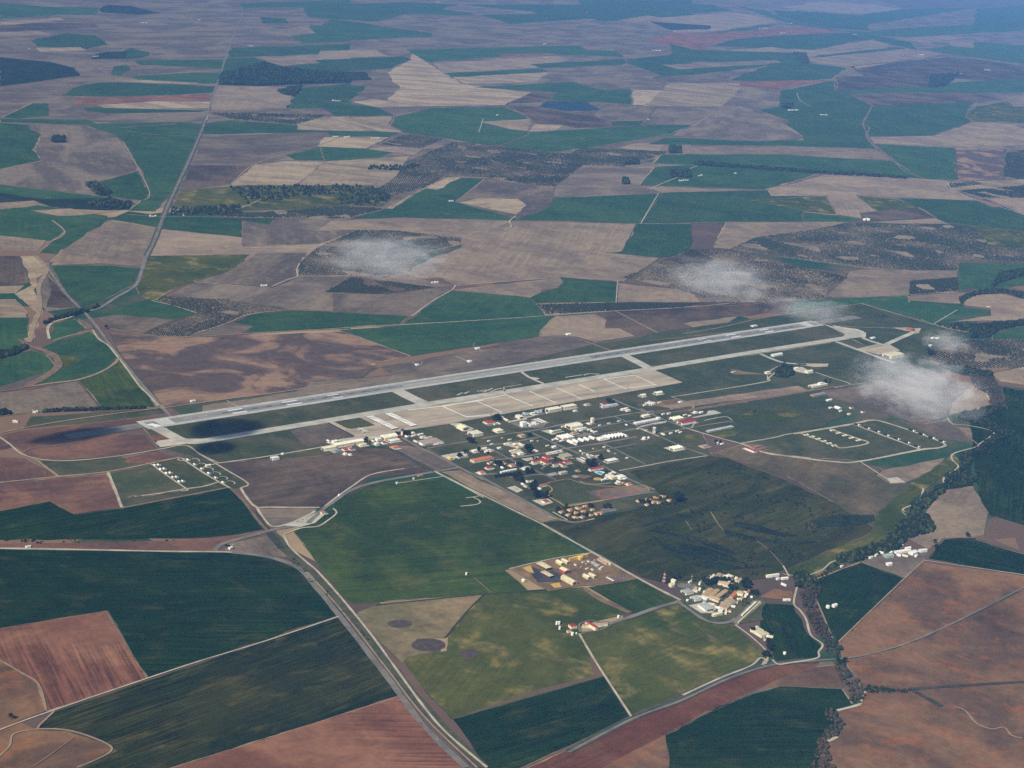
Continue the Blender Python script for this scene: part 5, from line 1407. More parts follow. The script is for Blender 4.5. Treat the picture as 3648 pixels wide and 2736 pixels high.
# earth covered igloos
def igloo(mound=True, w=9, l=16):
    o = root('igloo', 0, 0); k = 8
    prof = [(w / 2 * math.cos(math.pi * i / k), 5.2 * math.sin(math.pi * i / k)) for i in range(k + 1)]
    link('vault', prism('vault', prof, -l / 2, l / 2, 'y'), 'roof_white', o)
    link('front_wall', box_mesh('front_wall', -w / 2 - 2, w / 2 + 2, -l / 2 - .8, -l / 2 - .003, -1, 5.8), 'wall_white', o)
    link('door', box_mesh('door', -2, 2, -l / 2 - .95, -l / 2 - .803, 0, 4), 'door_dark', o)
    if mound:
        q = []; f = []
        for j, (rr, z) in enumerate(((15, -0.5), (11, 2.6), (6.5, 4.9))):
            for i in range(12): a = 2 * math.pi * i / 12; q.append((rr * math.cos(a), rr * 1.25 * math.sin(a) + l / 2 + 10, z))
        for j in range(2):
            for i in range(12): f.append((j * 12 + i, j * 12 + (i + 1) % 12, (j + 1) * 12 + (i + 1) % 12, (j + 1) * 12 + i))
        f.append(tuple(range(24, 36)))
        link('earth_mound', mesh('earth_mound', q, f), 'd', o)
    o.scale = (.78, .78, .78); return o
i0 = igloo(False); i1 = igloo(True, 10, 10); u0 = u1 = False
for v, s, lab, grp, src, rz in (('g', '262 582 337 634 412 686 495 739 577 794', 'white igloo, outer left column of the western bunker field', 'white igloos, outer left column', 0, 0.0),
                            ('g', '308 578 382 628 460 681 541 735 623 790', 'white igloo, inner left column of the western bunker field', 'white igloos, inner left column', 0, 0.0),
                            ('g', '690 512 778 572 868 630 960 687 1050 745 1145 805', 'white igloo, right column of the western bunker field', 'white igloos, right column', 0, 0.0),
                            ('21', '1142 1100 1207 1122 1271 1144 1332 1168 1400 1192 1466 1215 1530 1242', 'earth covered bunker, inner lane of the eastern loop', 'earth covered bunkers, inner lane', 1, 0.0),
                            ('21', '1497 1137 1562 1162 1627 1185 1692 1209', 'earth covered bunker, outer lane of the eastern loop', 'earth covered bunkers, outer lane', 1, 0.0)):
    q = [float(a) for a in s.split()]
    for i in range(0, len(q), 2):
        x, y = gp(v, q[i], q[i + 1])
        if src == 0: o = i0 if not u0 else clone(i0, x, y, rz); u0 = True
        else: o = i1 if not u1 else clone(i1, x, y, rz); u1 = True
        o.location.x, o.location.y = x, y; tag(o, lab + ', ' + ORD[i // 2] + ' from the top', 'bunker', grp)
        if 'right column of the western' in lab and 'left' not in lab:   # pale curved yard wall beside each
            c = [(x + 22 + 12 * math.cos(t), y - 10 + 16 * math.sin(t)) for t in np.linspace(-1.4, 2.0, 9)]
            strip('bunker_drive', c, 3.5, 'pale_concrete')
# short pale revetment bays on the two inner lanes
def bay():
    o = root('revetment', 0, 0)
    for nm, a in (('back_wall', (-11, 11, 3.2, 4.4)), ('side_wall', (-11, -9.8, -6, 3.19)), ('side_wall', (9.8, 11, -6, 3.19))):
        link(nm, box_mesh(nm, a[0], a[1], a[2], a[3], -1, 2.2), 'wall_cream', o)
    link('floor', box_mesh('floor', -9.7, 9.7, -6, 3.1, -1, 0.12), 'pale_concrete', o); return o
b0 = bay(); ub = False
for s, lab, g in (('800 1162 838 1174 876 1188 914 1203 948 1217 980 1232', 'pale revetment bay, left inner lane of the eastern loop', 'revetment bays, left lane'), ('968 1133 1008 1150 1048 1166 1092 1182 1136 1197', 'pale revetment bay, right inner lane of the eastern loop', 'revetment bays, right lane')):
    q = [float(a) for a in s.split()]
    for i in range(0, len(q), 2):
        x, y = gp('21', q[i], q[i + 1]); o = b0 if not ub else clone(b0, x, y); ub = True
        o.location.x, o.location.y = x, y; tag(o, lab + ', ' + ORD[i // 2] + ' from the top', 'revetment', g)

# ------------------------------------------------------------------ towers, masts, tanks, aircraft, cars
def cyl_mesh(name, r0, r1, z0, z1, n=12, cx=0, cy=0):
    v = [(cx + r * math.cos(2 * math.pi * i / n), cy + r * math.sin(2 * math.pi * i / n), z) for r, z in ((r0, z0), (r1, z1)) for i in range(n)]
    f = [tuple(range(n - 1, -1, -1)), tuple(range(n, 2 * n))] + [(i, (i + 1) % n, (i + 1) % n + n, i + n) for i in range(n)]
    return mesh(name, v, f)
x, y = gp('a', 1148, 488); o = root('control_tower', x, y)
link('shaft', cyl_mesh('shaft', 4.2, 3.8, -1, 18, 8), 'wall_cream', o); link('gallery', cyl_mesh('gallery', 5.6, 6.2, 18.003, 19.2, 8), 'wall_cream', o)
cab = link('cab', cyl_mesh('cab', 5.0, 5.8, 19.203, 22.6, 8), 'window_glass', o); link('cab_roof', cyl_mesh('cab_roof', 6.4, 5.2, 22.603, 23.6, 8), 'roof_dark', cab); link('antenna', cyl_mesh('antenna', .2, .1, 23.603, 29, 6), 'steel', o)
link('base_house', box_mesh('base_house', -18, -4.3, -7, 8, -1, 4.5), 'wall_redwall', o)
tag(o, 'cream control tower with dark glazed cab beside the vaulted hangar', 'tower')
x, y = gp('c', 180, 892); o = root('water_tower', x, y)
for a in range(6): link('leg', cyl_mesh('leg', .6, .5, -1, 17, 6, 5.4 * math.cos(a * math.pi / 3), 5.4 * math.sin(a * math.pi / 3)), 'wall_white', o)
link('riser', cyl_mesh('riser', 1.1, 1.1, -1, 17, 8), 'wall_white', o); tk = link('tank', cyl_mesh('tank', 6.6, 6.6, 17.003, 23, 16), 'roof_white', o); link('tank_top', cyl_mesh('tank_top', 6.5, 1.2, 23.003, 25.4, 16), 'roof_white', tk); link('red_band', cyl_mesh('red_band', 6.75, 6.75, 18.5, 20.0, 16), 'mast_red', tk)
tag(o, 'white and red water tower on thin legs beside the crossroads', 'water tower')
def tank(view, px, py, r, h, label, dome=True, group=None):
    x, y = gp(view, px, py); o = root('storage_tank', x, y)
    link('shell', cyl_mesh('shell', r, r, -1, h, 18), 'roof_white', o); link('lid', cyl_mesh('lid', r - .1, r * .25, h + .003, h + r * .3, 18), 'roof_white', o); tag(o, label, 'tank', group)
tank('c', 52, 968, 7, 8, 'round cream water tank below the water tower, larger of two'); tank('c', 110, 955, 4.5, 5, 'round white tank below the water tower, smaller of two')
tank('e', 665, 1112, 3, 8, 'slim white tank left of the farm compound, leftmost of the back pair'); tank('e', 697, 1110, 3, 8, 'slim white tank left of the farm compound, right one of the back pair')
tank('e', 703, 1175, 3, 8, 'slim white tank left of the farm compound, nearest of three'); tank('e', 868, 1248, 4, 7, 'round white tank at the near corner of the farm compound'); tank('e', 920, 1236, 2, 4, 'small pale tank beside the farm compound gate'); tank('e', 1465, 1022, 3.2, 6, 'round white tank beside the farm compound road')
tank('f', 540, 880, 4, 4, 'round white tank at the village road junction'); tank('f', 1372, 838, 4, 4, 'round white tank right of the village'); tank('12', 810, 408, 3, 6, 'white tank on a bare spot in the green field')
tank('22', 940, 622, 6, 6, 'white tank in the dark green river field, left of three'); tank('22', 978, 616, 6, 6, 'white tank in the dark green river field, middle of three'); tank('22', 992, 610, 5, 6, 'white tank in the dark green river field, right of three'); tank('22', 660, 922, 4, 5, 'white tank in the green field by the river bend')
for i, (px, py) in enumerate(((1178, 1428), (1204, 1428))): tank('20', px, py, 12, 9, 'big white round store beside the dark violet field, ' + ('left' if i == 0 else 'right') + ' of two')
def lattice(view, px, py, h, w, bands, label):
    x, y = gp(view, px, py); o = root('radio_mast', x, y); n = bands
    for i in range(n):
        z0, z1 = h * i / n, h * (i + 1) / n; a0, a1 = w * (1 - .75 * i / n), w * (1 - .75 * (i + 1) / n); m = 'mast_red' if i % 2 == 0 else 'wall_white'
        v = []; f = []
        def bar(p, q, t):
            b = len(v); d = (Vector(q) - Vector(p)).normalized(); s = d.cross(Vector((.3, .9, .1))).normalized() * t; u = d.cross(s).normalized() * t
            for e in (Vector(p), Vector(q)):
                for c in (s + u, s - u, -s - u, -s + u): v.append(tuple(e + c))
            f.extend([(b, b + 1, b + 5, b + 4), (b + 1, b + 2, b + 6, b + 5), (b + 2, b + 3, b + 7, b + 6), (b + 3, b, b + 4, b + 7)])
        cs = ((1, 1), (-1, 1), (-1, -1), (1, -1)); t = max(.12, w * .09)
        for j in range(4):
            c = cs[j]; d = cs[(j + 1) % 4]
            bar((c[0] * a0, c[1] * a0, z0), (c[0] * a1, c[1] * a1, z1), t); bar((c[0] * a0, c[1] * a0, z0), (d[0] * a1, d[1] * a1, z1), t * .6); bar((c[0] * a1, c[1] * a1, z1), (d[0] * a1, d[1] * a1, z1), t * .6)
        link('mast_section', mesh('mast_section', v, f), m, o)
    link('antenna', cyl_mesh('antenna', .25, .1, h, h * 1.1, 6), 'steel', o); tag(o, label, 'mast')
lattice('f', 232, 655, 36, 3.4, 7, 'tall red and white lattice mast beside the village chapel')
lattice('f', 590, 640, 26, 1.0, 5, 'thin red and white mast behind the village huts')
lattice('02', 1505, 243, 18, 1.0, 5, 'thin red and white mast at the road fork')
for i, (v, px, py, h, where) in enumerate((('b', 88, 232, 24, 'left of big dark trees'), ('b', 475, 218, 32, 'beside the teal hangar'), ('b', 784, 168, 32, 'left of the pair of apron hangars'), ('b', 1184, 78, 30, 'right of the pair of apron hangars'), ('11', 1660, 935, 30, 'where the apron narrows'), ('11', 1855, 872, 28, 'at the far end of the apron'))):
    x, y = gp(v, px, py); o = root('floodlight_mast', x, y)
    link('pole', cyl_mesh('pole', .75, .45, -1, h, 8), 'wall_darkgrey', o); hd = link('lamp_head', box_mesh('lamp_head', -2.2, 2.2, -.5, .5, h + .003, h + 1.6), 'steel', o); link('lamp', box_mesh('lamp', -2, 2, -.7, -.503, h + .3, h + 1.3), 'wall_white', hd)
    tag(o, 'tall dark floodlight mast at the apron edge, ' + where, 'mast', 'floodlight masts along the apron')
for v, px, py, label in (('11', 858, 590, 'thin pale aerial mast in the brown strip beyond the runway'), ('11', 520, 708, 'thin pale aerial mast beside a track beyond the runway, west one')):
    x, y = gp(v, px, py); o = root('aerial_mast', x, y); link('pole', cyl_mesh('pole', .5, .25, -1, 16, 6), 'wall_white', o); link('crossarm', box_mesh('crossarm', -2.5, 2.5, -.2, .2, 12, 12.4), 'wall_white', o); tag(o, label, 'mast')
BS('''
11|866 602 876 608 892 602|4|gable|white|white|kiosk|white radio hut beside the aerial mast beyond the runway
11|1455 510 1465 516 1480 510|4|gable|white|white|kiosk|white radio hut at the bend of a track beyond the runway
11|475 708 488 714 505 710|4|flat|white|white|kiosk|white radio hut beside the west aerial mast beyond the runway
11|815 685 828 692 842 686|4|flat|white|white|kiosk|white radio hut at the end of a short spur beyond the runway
01|1228 945 1240 950 1268 944|4|flat|white|white|kiosk|white hut left above the runway
21|445 456 455 462 475 454|4|flat|white|white|kiosk|white hut above the far end of the runway
''')
def plane(px, py, rz, label):
    x, y = gp('a', px, py); o = root('airplane', x, y, rz)
    pr = [(0.2, 17), (1.5, 14), (2.0, 8), (2.0, -6), (1.3, -13), (0.4, -17)]
    v = []; n = 8
    for r, s in pr:
        for i in range(n): v.append((r * math.cos(2 * math.pi * i / n), s, 3.2 + r * math.sin(2 * math.pi * i / n)))
    f = [(j * n + i, j * n + (i + 1) % n, (j + 1) * n + (i + 1) % n, (j + 1) * n + i) for j in range(len(pr) - 1) for i in range(n)] + [tuple(range(n)), tuple(range((len(pr) - 1) * n, len(pr) * n))]
    link('fuselage', mesh('fuselage', v, f), 'roof_white', o)
    for s in (1, -1):
        link('wing', mesh('wing', [(s * 1.8, 5, 4.4), (s * 16, 3, 5.0), (s * 16, 0.6, 5.0), (s * 1.8, -1, 4.4), (s * 1.8, 5, 4.9), (s * 16, 3, 5.2), (s * 16, .6, 5.2), (s * 1.8, -1, 4.9)], [(3, 2, 1, 0), (4, 5, 6, 7), (0, 1, 5, 4), (1, 2, 6, 5), (2, 3, 7, 6), (3, 0, 4, 7)]), 'roof_white', o)
        link('tailplane', box_mesh('tailplane', min(s * .4, s * 6), max(s * .4, s * 6), -16, -13.4, 4.2, 4.5), 'roof_white', o)
        link('engine', cyl_mesh('engine', .9, .9, 2.6, 4.3, 8, s * 6, 4.5), 'steel', o)
        link('wheel', cyl_mesh('wheel', .5, .5, 0.02, 1.3, 8, s * 2.2, -1), 'wall_darkgrey', o)
    link('tail_fin', mesh('tail_fin', [(-.2, -12, 4.6), (.2, -12, 4.6), (.2, -16.5, 4.6), (-.2, -16.5, 4.6), (-.2, -15, 9.8), (.2, -15, 9.8), (.2, -17, 9.8), (-.2, -17, 9.8)], [(0, 1, 5, 4), (1, 2, 6, 5), (2, 3, 7, 6), (3, 0, 4, 7), (4, 5, 6, 7)]), 'roof_white', o)
    link('nose_wheel', cyl_mesh('nose_wheel', .4, .4, 0.02, 1.5, 8, 0, 12), 'wall_darkgrey', o); tag(o, label, 'airplane')
plane(622, 414, -1.2, 'white propeller plane parked on the apron, farther of two'); plane(668, 440, -1.2, 'white propeller plane parked on the apron, nearer of two')
def car(): 
    o = root('parked_car', 0, 0)
    link('body', prism('body', [(-2.1, .35), (2.1, .35), (2.15, .85), (1.2, .98), (-2.0, 1.0), (-2.15, .8)], -.87, .87, 'y') if False else prism('body', [(-2.1, .35), (2.1, .35), (2.15, .85), (1.2, .98), (-2.0, 1.0), (-2.15, .8)], -.87, .87, 'y'), 'roof_blue', o)
    link('cabin', prism('cabin', [(-1.6, 1.002), (1.1, 1.002), (.5, 1.5), (-1.2, 1.5)], -.78, .78, 'y'), 'window_glass', o)
    for sx in (-1.35, 1.35):
        for sy in (-.85, .85):
            m = cyl_mesh('wheel', .33, .33, -.1, .1, 10); m.transform(Matrix.Translation((sx, sy, .34)) @ Matrix.Rotation(math.pi / 2, 4, 'X')); link('wheel', m, 'wall_darkgrey', o)
    return o
c0 = car(); uc = False
a = gp('e', 1385, 500); b = gp('e', 1545, 475)
for rrow in range(3):
    for i in range(9):
        if random.random() < .15: continue
        px = 1392 + i * 18 + rrow * 22; py = 508 - i * 3.2 + rrow * 19
        x, y = gp('e', px, py); o = c0 if not uc else clone(c0, x, y, math.pi / 2); uc = True
        o.location.x, o.location.y = x, y; o.scale = (1.0, 1.0, 1.0); tag(o, 'parked car in the rows beside the narrow white carport of the yellow yard', 'car', 'cars parked beside the yellow yard carport')

# more huts, stores and parked vehicles that fill the blocks of the base, the yard and the village
def hut(w, d, h, wall, roofc, roof):
    o = root('hut', 0, 0); link('wall', box_mesh('wall', -w / 2, w / 2, -d / 2, d / 2, -1, h), 'wall_' + wall, o)
    roof_part(o, roof, -w / 2, w / 2, -d / 2, d / 2, h, 'roof_' + roofc); link('door', box_mesh('door', -.8, .8, -d / 2 - .09, -d / 2 - .003, 0, 2.1), 'door_dark', o); return o
HUTS = [hut(13, 7, 3.6, 'white', 'white', 'gable'), hut(18, 6, 3.4, 'cream', 'cream', 'flat'), hut(9, 7, 3.4, 'tan', 'tan', 'hip'), hut(15, 9, 4.5, 'cream', 'grey', 'gable'), hut(11, 8, 4.0, 'white', 'orange', 'hip')]
UH = [False] * len(HUTS)
def huts(view, s, label, group, kinds, rz=None, sc=1.0):
    q = [float(a) for a in s.split()]
    for i in range(0, len(q), 2):
        k = kinds[(i // 2) % len(kinds)]; x, y = gp(view, q[i] + random.uniform(-3, 3), q[i + 1] + random.uniform(-2, 2)); a = random.choice((0, 0, math.pi / 2)) if rz is None else rz + random.choice((0, math.pi / 2))
        o = HUTS[k] if not UH[k] else clone(HUTS[k], x, y, a)
        if not UH[k]: UH[k] = True; o.location.x, o.location.y = x, y; o.rotation_euler = (0, 0, a)
        o.scale = (sc, sc, sc); tag(o, label, 'hut', group)
huts('b', '15 665 60 678 95 690 30 700', 'small pale hut in the pale row at the left side of the base streets', 'huts at the left side of the base streets', (0, 1, 3))
huts('b', '280 600 330 590 470 600 500 620 450 640', 'small pale hut round the big pale car park of the base', 'huts round the big pale car park', (0, 3, 1))
huts('b', '350 690 410 675 640 680 680 690', 'small pale hut beside the trees above the barracks', 'huts beside the trees above the barracks', (0, 1))
huts('b', '900 545 945 535 1000 560 1180 600', 'small white hut beside the ridged warehouse and the tents', 'huts beside the ridged warehouse', (0, 1))
huts('b', '1365 415 1400 430 1440 445 1250 425 1030 372', 'small pale hut round the large cream gabled hall', 'huts round the large gabled hall', (1, 0))
huts('b', '1350 745 1400 755 1455 775 1470 760', 'small pale hut beside the main avenue near the thick tree clump', 'huts beside the main avenue', (3, 0, 2))
huts('b', '1640 985 1680 965 1790 1015 1830 1050 1745 1090 1800 1105 1540 1065', 'small pale hut round the cream block beside the pool', 'huts round the cream block beside the pool', (0, 1, 2))
huts('b', '240 840 280 855 430 850 60 850 100 835 240 905', 'small roofed hut on the lawns left of the barracks', 'huts on the lawns left of the barracks', (4, 2, 0))
huts('b', '505 1120 540 1150 560 1090 620 1085 720 1180', 'small pale hut among the dark trees left of the sports ground', 'huts left of the sports ground', (0, 3))
huts('b', '20 310 190 335 150 345 230 250 2110 70 2150 60 2180 85', 'small pale hut along the edge of the great apron', 'huts along the apron edge', (0, 1, 3))
huts('b', '530 205 620 200 660 225 760 185 800 195', 'small pale hut between the apron hangars', 'huts between the apron hangars', (1, 0))
huts('b', '580 340 625 350 660 330 690 345', 'small white hut beside the tall white block', 'huts beside the tall white block', (0, 1))
huts('a', '195 560 215 575 330 560 700 555 740 545 770 560 470 650 420 660', 'small pale hut round the very long cream hangar', 'huts round the very long hangar', (0, 4, 1))
huts('a', '1210 505 1240 500 1290 495 1330 490 1400 470', 'small pale hut right of the control tower', 'huts right of the control tower', (0, 2))
huts('c', '60 535 130 495 250 500 300 650 370 640 580 660 640 670 720 625', 'small pale hut beside the bare strip beyond the apron', 'huts beside the bare strip', (0, 3, 1))
huts('c', '400 895 480 870 520 885 300 910', 'small pale hut on the drive right of the water tower', 'huts right of the water tower', (0, 1))
huts('e', '1010 310 1045 330 1080 300 1250 375 1225 400 985 370 910 345 1060 395 1130 410 1160 285 1270 300', 'small grey or pale hut in the work yard of the yellow yard', 'huts in the work yard', (3, 2, 3, 1), None, .62)
huts('f', '880 565 960 545 1030 570 1110 620 1170 600 1200 640 960 660 1030 690 1080 640', 'small pale house among the trees at the top of the village', 'small houses at the top of the village', (0, 2, 3, 4), .6)
huts('f', '760 780 640 760 700 740 650 720 690 835 760 905 850 930 900 950 930 975 990 930', 'small pale house in the lower part of the village', 'small houses in the lower village', (0, 3, 1, 2), .6)
huts('f', '1150 830 1210 870 1240 850 1290 830 1180 910 1130 960 1090 1020 1040 1040 920 1050 1300 780', 'small pale house along the right lane of the village', 'small houses along the right lane', (2, 0, 4, 1), .6)
huts('f', '1440 1240 1470 1280 1530 1300 1560 1340 1610 1350 1540 1390', 'small pale outhouse round the cream courtyard house', 'outhouses round the courtyard house', (0, 1, 2), .6)
huts('22', '1400 285 1440 290 1510 290 1350 270 1290 270 1255 285', 'small white outhouse round the white farm by the river wood', 'outhouses round the white farm', (0, 1), .3)
huts('b', '1250 690 1290 720 1420 660 1560 640 1620 690 1700 720 1850 780', 'small hut in the open blocks right of the main avenue', 'huts right of the main avenue', (0, 3, 2), None, .8)
huts('b', '60 560 240 520 330 540 620 560 700 560 820 620 100 600', 'small hut on the lawns between the first streets', 'huts between the first streets', (0, 2, 1), None, .8)
huts('b', '1500 355 1620 330 1750 300 1850 350 2000 400 2100 420', 'small hut along the far streets near the water tower', 'huts along the far streets', (0, 1, 3), None, .8)
CARM = ('roof_white', 'roof_grey', 'roof_dark', 'roof_red', 'roof_white')
def cars(view, s, n, label, group):
    P = pts(view, s)
    for i in range(n):
        t = random.random() * (len(P) - 1); k = int(t); x, y = lerp(P[k], P[min(k + 1, len(P) - 1)], t - k)
        o = clone(c0, x + random.uniform(-4, 4), y + random.uniform(-4, 4), random.choice((0, math.pi / 2))); tag(o, label, 'car', group)
        for ch in o.children:
            if ch.name.startswith('body'): ch.data = BODY[random.choice(CARM)]
BODY = {}
for m in CARM:
    if m in BODY: continue
    me = [c for c in c0.children if c.name.startswith('body')][0].data.copy(); me.materials.clear(); me.materials.append(MATS[m]); BODY[m] = me
cars('b', '290 610 350 590 440 585 500 620 420 645', 12, 'parked car in the big pale car park of the base', 'cars in the big pale car park')
cars('b', '500 785 600 770 690 765', 9, 'parked car in the pale car park behind the left barracks', 'cars behind the left barracks')
cars('a', '1180 510 1260 500 1380 510', 10, 'parked car in the car park right of the control tower', 'cars right of the control tower')
cars('b', '800 990 880 975 930 980', 6, 'parked car in the pale car park above the sports ground', 'cars above the sports ground')
cars('02', '1880 80 1960 60 2050 20', 8, 'vehicle on the entrance plaza below the gate house', 'vehicles on the entrance plaza')
cars('f', '430 680 520 665 620 690', 7, 'parked car in the village car park beside the chapel', 'cars in the village car park')
cars('a', '1680 770 1760 755 1900 740', 8, 'parked car in the pale yard beside the base street', 'cars in the pale yard')
cars('02', '2212 690 2500 1060 2740 1380 2960 1600', 7, 'car on the main road running down to the bottom edge', 'cars on the main road')
# ------------------------------------------------------------------ trees, orchards and woods
def ico(sub=0):
    bm = bmesh.new(); bmesh.ops.create_icosphere(bm, subdivisions=1 + sub, radius=1.0); bm.verts.ensure_lookup_table()
    v = np.array([p.co[:] for p in bm.verts]); f = np.array([[q.index for q in fc.verts] for fc in bm.faces]); bm.free(); return v, f
IV, IF = ico(0)
def scatter_mesh(name, P, rx, rz, zc, jit=0.28, nm=1):
    """one low crown (20 faces, each jittered on its own) at every point: P n x 2, rx / rz / zc n"""
    n = len(P); nv = len(IV)
    d = 1 + RNG.uniform(-jit, jit, (n, nv, 1)); V = IV[None] * d
    V = V * np.stack([rx, rx, rz], 1)[:, None, :]
    V[:, :, 0] += P[:, 0, None]; V[:, :, 1] += P[:, 1, None]; V[:, :, 2] += zc[:, None]
    Fc = (IF[None] + (np.arange(n) * nv)[:, None, None]).reshape(-1, 3); V = V.reshape(-1, 3)
    me = bpy.data.meshes.new(name); me.vertices.add(len(V)); me.vertices.foreach_set('co', V.ravel().astype(np.float32))
    me.loops.add(Fc.size); me.loops.foreach_set('vertex_index', Fc.ravel().astype(np.int32)); me.polygons.add(len(Fc)); me.polygons.foreach_set('loop_start', np.arange(0, Fc.size, 3, dtype=np.int32)); me.update(calc_edges=True); me.validate()
    if nm > 1: me.polygons.foreach_set('material_index', np.repeat(RNG.integers(0, nm, n), len(IF)).astype(np.int32))
    return me
def inside_np(X, Y, poly):
    c = np.zeros(X.shape, bool); n = len(poly)
    for i in range(n):
        x1, y1 = poly[i]; x2, y2 = poly[i - 1]
        with np.errstate(divide='ignore', invalid='ignore'):
            c ^= ((y1 > Y) != (y2 > Y)) & (X < (x2 - x1) * (Y - y1) / (y2 - y1) + x1)
    return c
def grove(view, s, dx, dy, ang, r, label, mat='leaf_olive', miss=0.06, jit=0.8):
    poly = pts(view, s); A = np.array(poly); ca, sa = math.cos(ang), math.sin(ang)
    U = A @ np.array([[ca, -sa], [sa, ca]]); lo = U.min(0); hi = U.max(0)
    gx, gy = np.meshgrid(np.arange(lo[0], hi[0], dx), np.arange(lo[1], hi[1], dy)); gx = gx.ravel() + RNG.uniform(-jit, jit, gx.size); gy = gy.ravel() + RNG.uniform(-jit, jit, gx.size)
    X = gx * ca + gy * sa * 1.0; Y = -gx * sa + gy * ca
    X, Y = (np.stack([gx, gy], 1) @ np.array([[ca, sa], [-sa, ca]])).T
    k = inside_np(X, Y, poly) & (RNG.random(X.size) > miss)
    # thin patches
    th = np.array([mnoise.noise((x / 160, y / 160, 5)) for x, y in zip(X[k], Y[k])]) if k.sum() < 30000 else RNG.uniform(-.3, .5, int(k.sum()))
    P = np.stack([X[k], Y[k]], 1)[th > -0.42]
    n = len(P)
    if not n: return
    rr = r * RNG.uniform(.75, 1.2, n) * (1.05 + .55 * np.array([mnoise.noise((x / 260, y / 260, 9)) for x, y in P]))
    o = link('orchard_trees', scatter_mesh('orchard_trees', P, rr, rr * .85, rr * .75 + .6), mat); tag(o, label, 'orchard', kind='stuff'); return n
TOT = 0
for a in (('01', '1000 290 1080 265 1480 285 1560 310 1880 345 1600 380 1450 440 1220 525 1000 520 930 500 1280 370', 12, 10, .5, 2.8, 'rows of dark olive trees in the angled grove left of the small cloud'),
          ('11', '1270 318 1780 310 2330 308 2212 335 1770 354 1330 380', 16, 8, .5, 4.6, 'tall orchard rows in a narrow strip behind the runway'),
          ('21', '1475 168 1780 142 1783 228 1472 252', 18, 8, .85, 4.8, 'coarse orchard rows in a small square plot at the right'),
          ('21', '1605 680 1655 592 1850 545 2260 545 2260 728 1880 728 1660 703', 20, 7, -.35, 3.4, 'vine like orchard rows beside the river at the right'),
          ('21', '-389 141 -104 21 60 -40 316 -39 700 60 1066 141 916 278 570 298 300 320 -100 200', 15, 12, .3, 3.1, 'dotted olive grove under the middle cloud'),
          ('20', '310 1615 480 1540 860 1490 1060 1450 1720 1455 1860 1470 1970 1560 1960 1610 2260 1605 2260 1695 1785 1690 1785 1755 1500 1755 1180 1735 900 1700 600 1660', 15, 12, .2, 3.6, 'wide dark olive grove on the rise at the right'),
          ('10', '-277 1785 -270 1705 -150 1605 100 1495 380 1500 770 1545 765 1585 520 1638 440 1755 350 1785', 14, 12, .4, 3.7, 'dark olive grove under the left cloud'),
          ('10', '420 1050 640 960 740 920 930 940 1300 990 1560 1000 1560 1070 1380 1210 1230 1200 950 1150 660 1150 560 1210 350 1270 190 1250 290 1195 360 1140', 19, 17, .3, 4.6, 'great olive grove in the middle of the plain'),
          ('10', '1480 1000 1560 960 2120 985 2000 1030 1900 1040 1830 1080 1560 1070', 17, 14, .3, 4.4, 'olive grove running right from the great grove'),
          ('10', '250 940 420 870 660 900 520 960', 18, 15, .3, 4.6, 'olive grove plot left above the great grove'),
          ('00', '1360 732 2130 747 1920 808 1480 770', 22, 15, .6, 4.6, 'dark orchard rows right of the straight road'),
          ('00', '1440 1400 2212 1340 2300 1345 2480 1355 2212 1420 1460 1405', 16, 13, .2, 4.8, 'dark orchard band beyond the mottled land'),
          ('20', '1790 1237 2090 1217 2260 1202 2260 1283 1950 1283', 22, 10, .9, 5.0, 'orchard rows beside the pale lane at the right edge, lower plot'),
          ('20', '1730 1190 1880 1180 1950 1195 1740 1215', 22, 10, .9, 5.0, 'orchard rows in the bend of the pale lane'),
          ('20', '2095 992 2260 968 2260 1163 2082 1158', 24, 12, .9, 5.0, 'orchard rows beside the mottled square at the right edge'),
          ('11', '-105 235 60 142 240 162 600 206 290 248', 10, 9, .4, 3.2, 'small dark grove below the left cloud')):
    TOT += grove(*a) or 0
print('orchard trees', TOT)
# riverside woods and scrub: crowns in mixed sizes
def wood(view, s, dens, r, label, mat, name='riverside_wood', hmul=1.1, clump=0.0):
    poly = pts(view, s); A = np.array(poly); lo, hi = A.min(0), A.max(0); area = (hi - lo).prod(); n = int(area * dens * (1.7 if name == 'riverside_wood' and mat == 'leaf_dark' else 1.0))
    X = RNG.uniform(lo[0], hi[0], n); Y = RNG.uniform(lo[1], hi[1], n); k = inside_np(X, Y, poly)
    if clump:
        cn = np.array([mnoise.noise((x / 90, y / 50, 2)) + .6 * mnoise.noise((x / 30, y / 30, 7)) for x, y in zip(X, Y)]); k &= cn > clump
    P = np.stack([X[k], Y[k]], 1); n = len(P)
    if not n: return 0
    rr = r * (.8 if name == 'riverside_wood' else 1.0) * RNG.uniform(.35, 1.5, n); o = link(name, scatter_mesh(name, P, rr, rr * hmul, rr * hmul * .8, .34, 3), mat); o.data.materials.append(MATS['leaf_mid' if mat != 'leaf_bare' else 'leaf_bare']); o.data.materials.append(MATS['leaf_scrub' if mat != 'leaf_bare' else 'leaf_olive']); tag(o, label, 'wood' if 'wood' in name else 'bushes', kind='stuff'); return n
W = 0
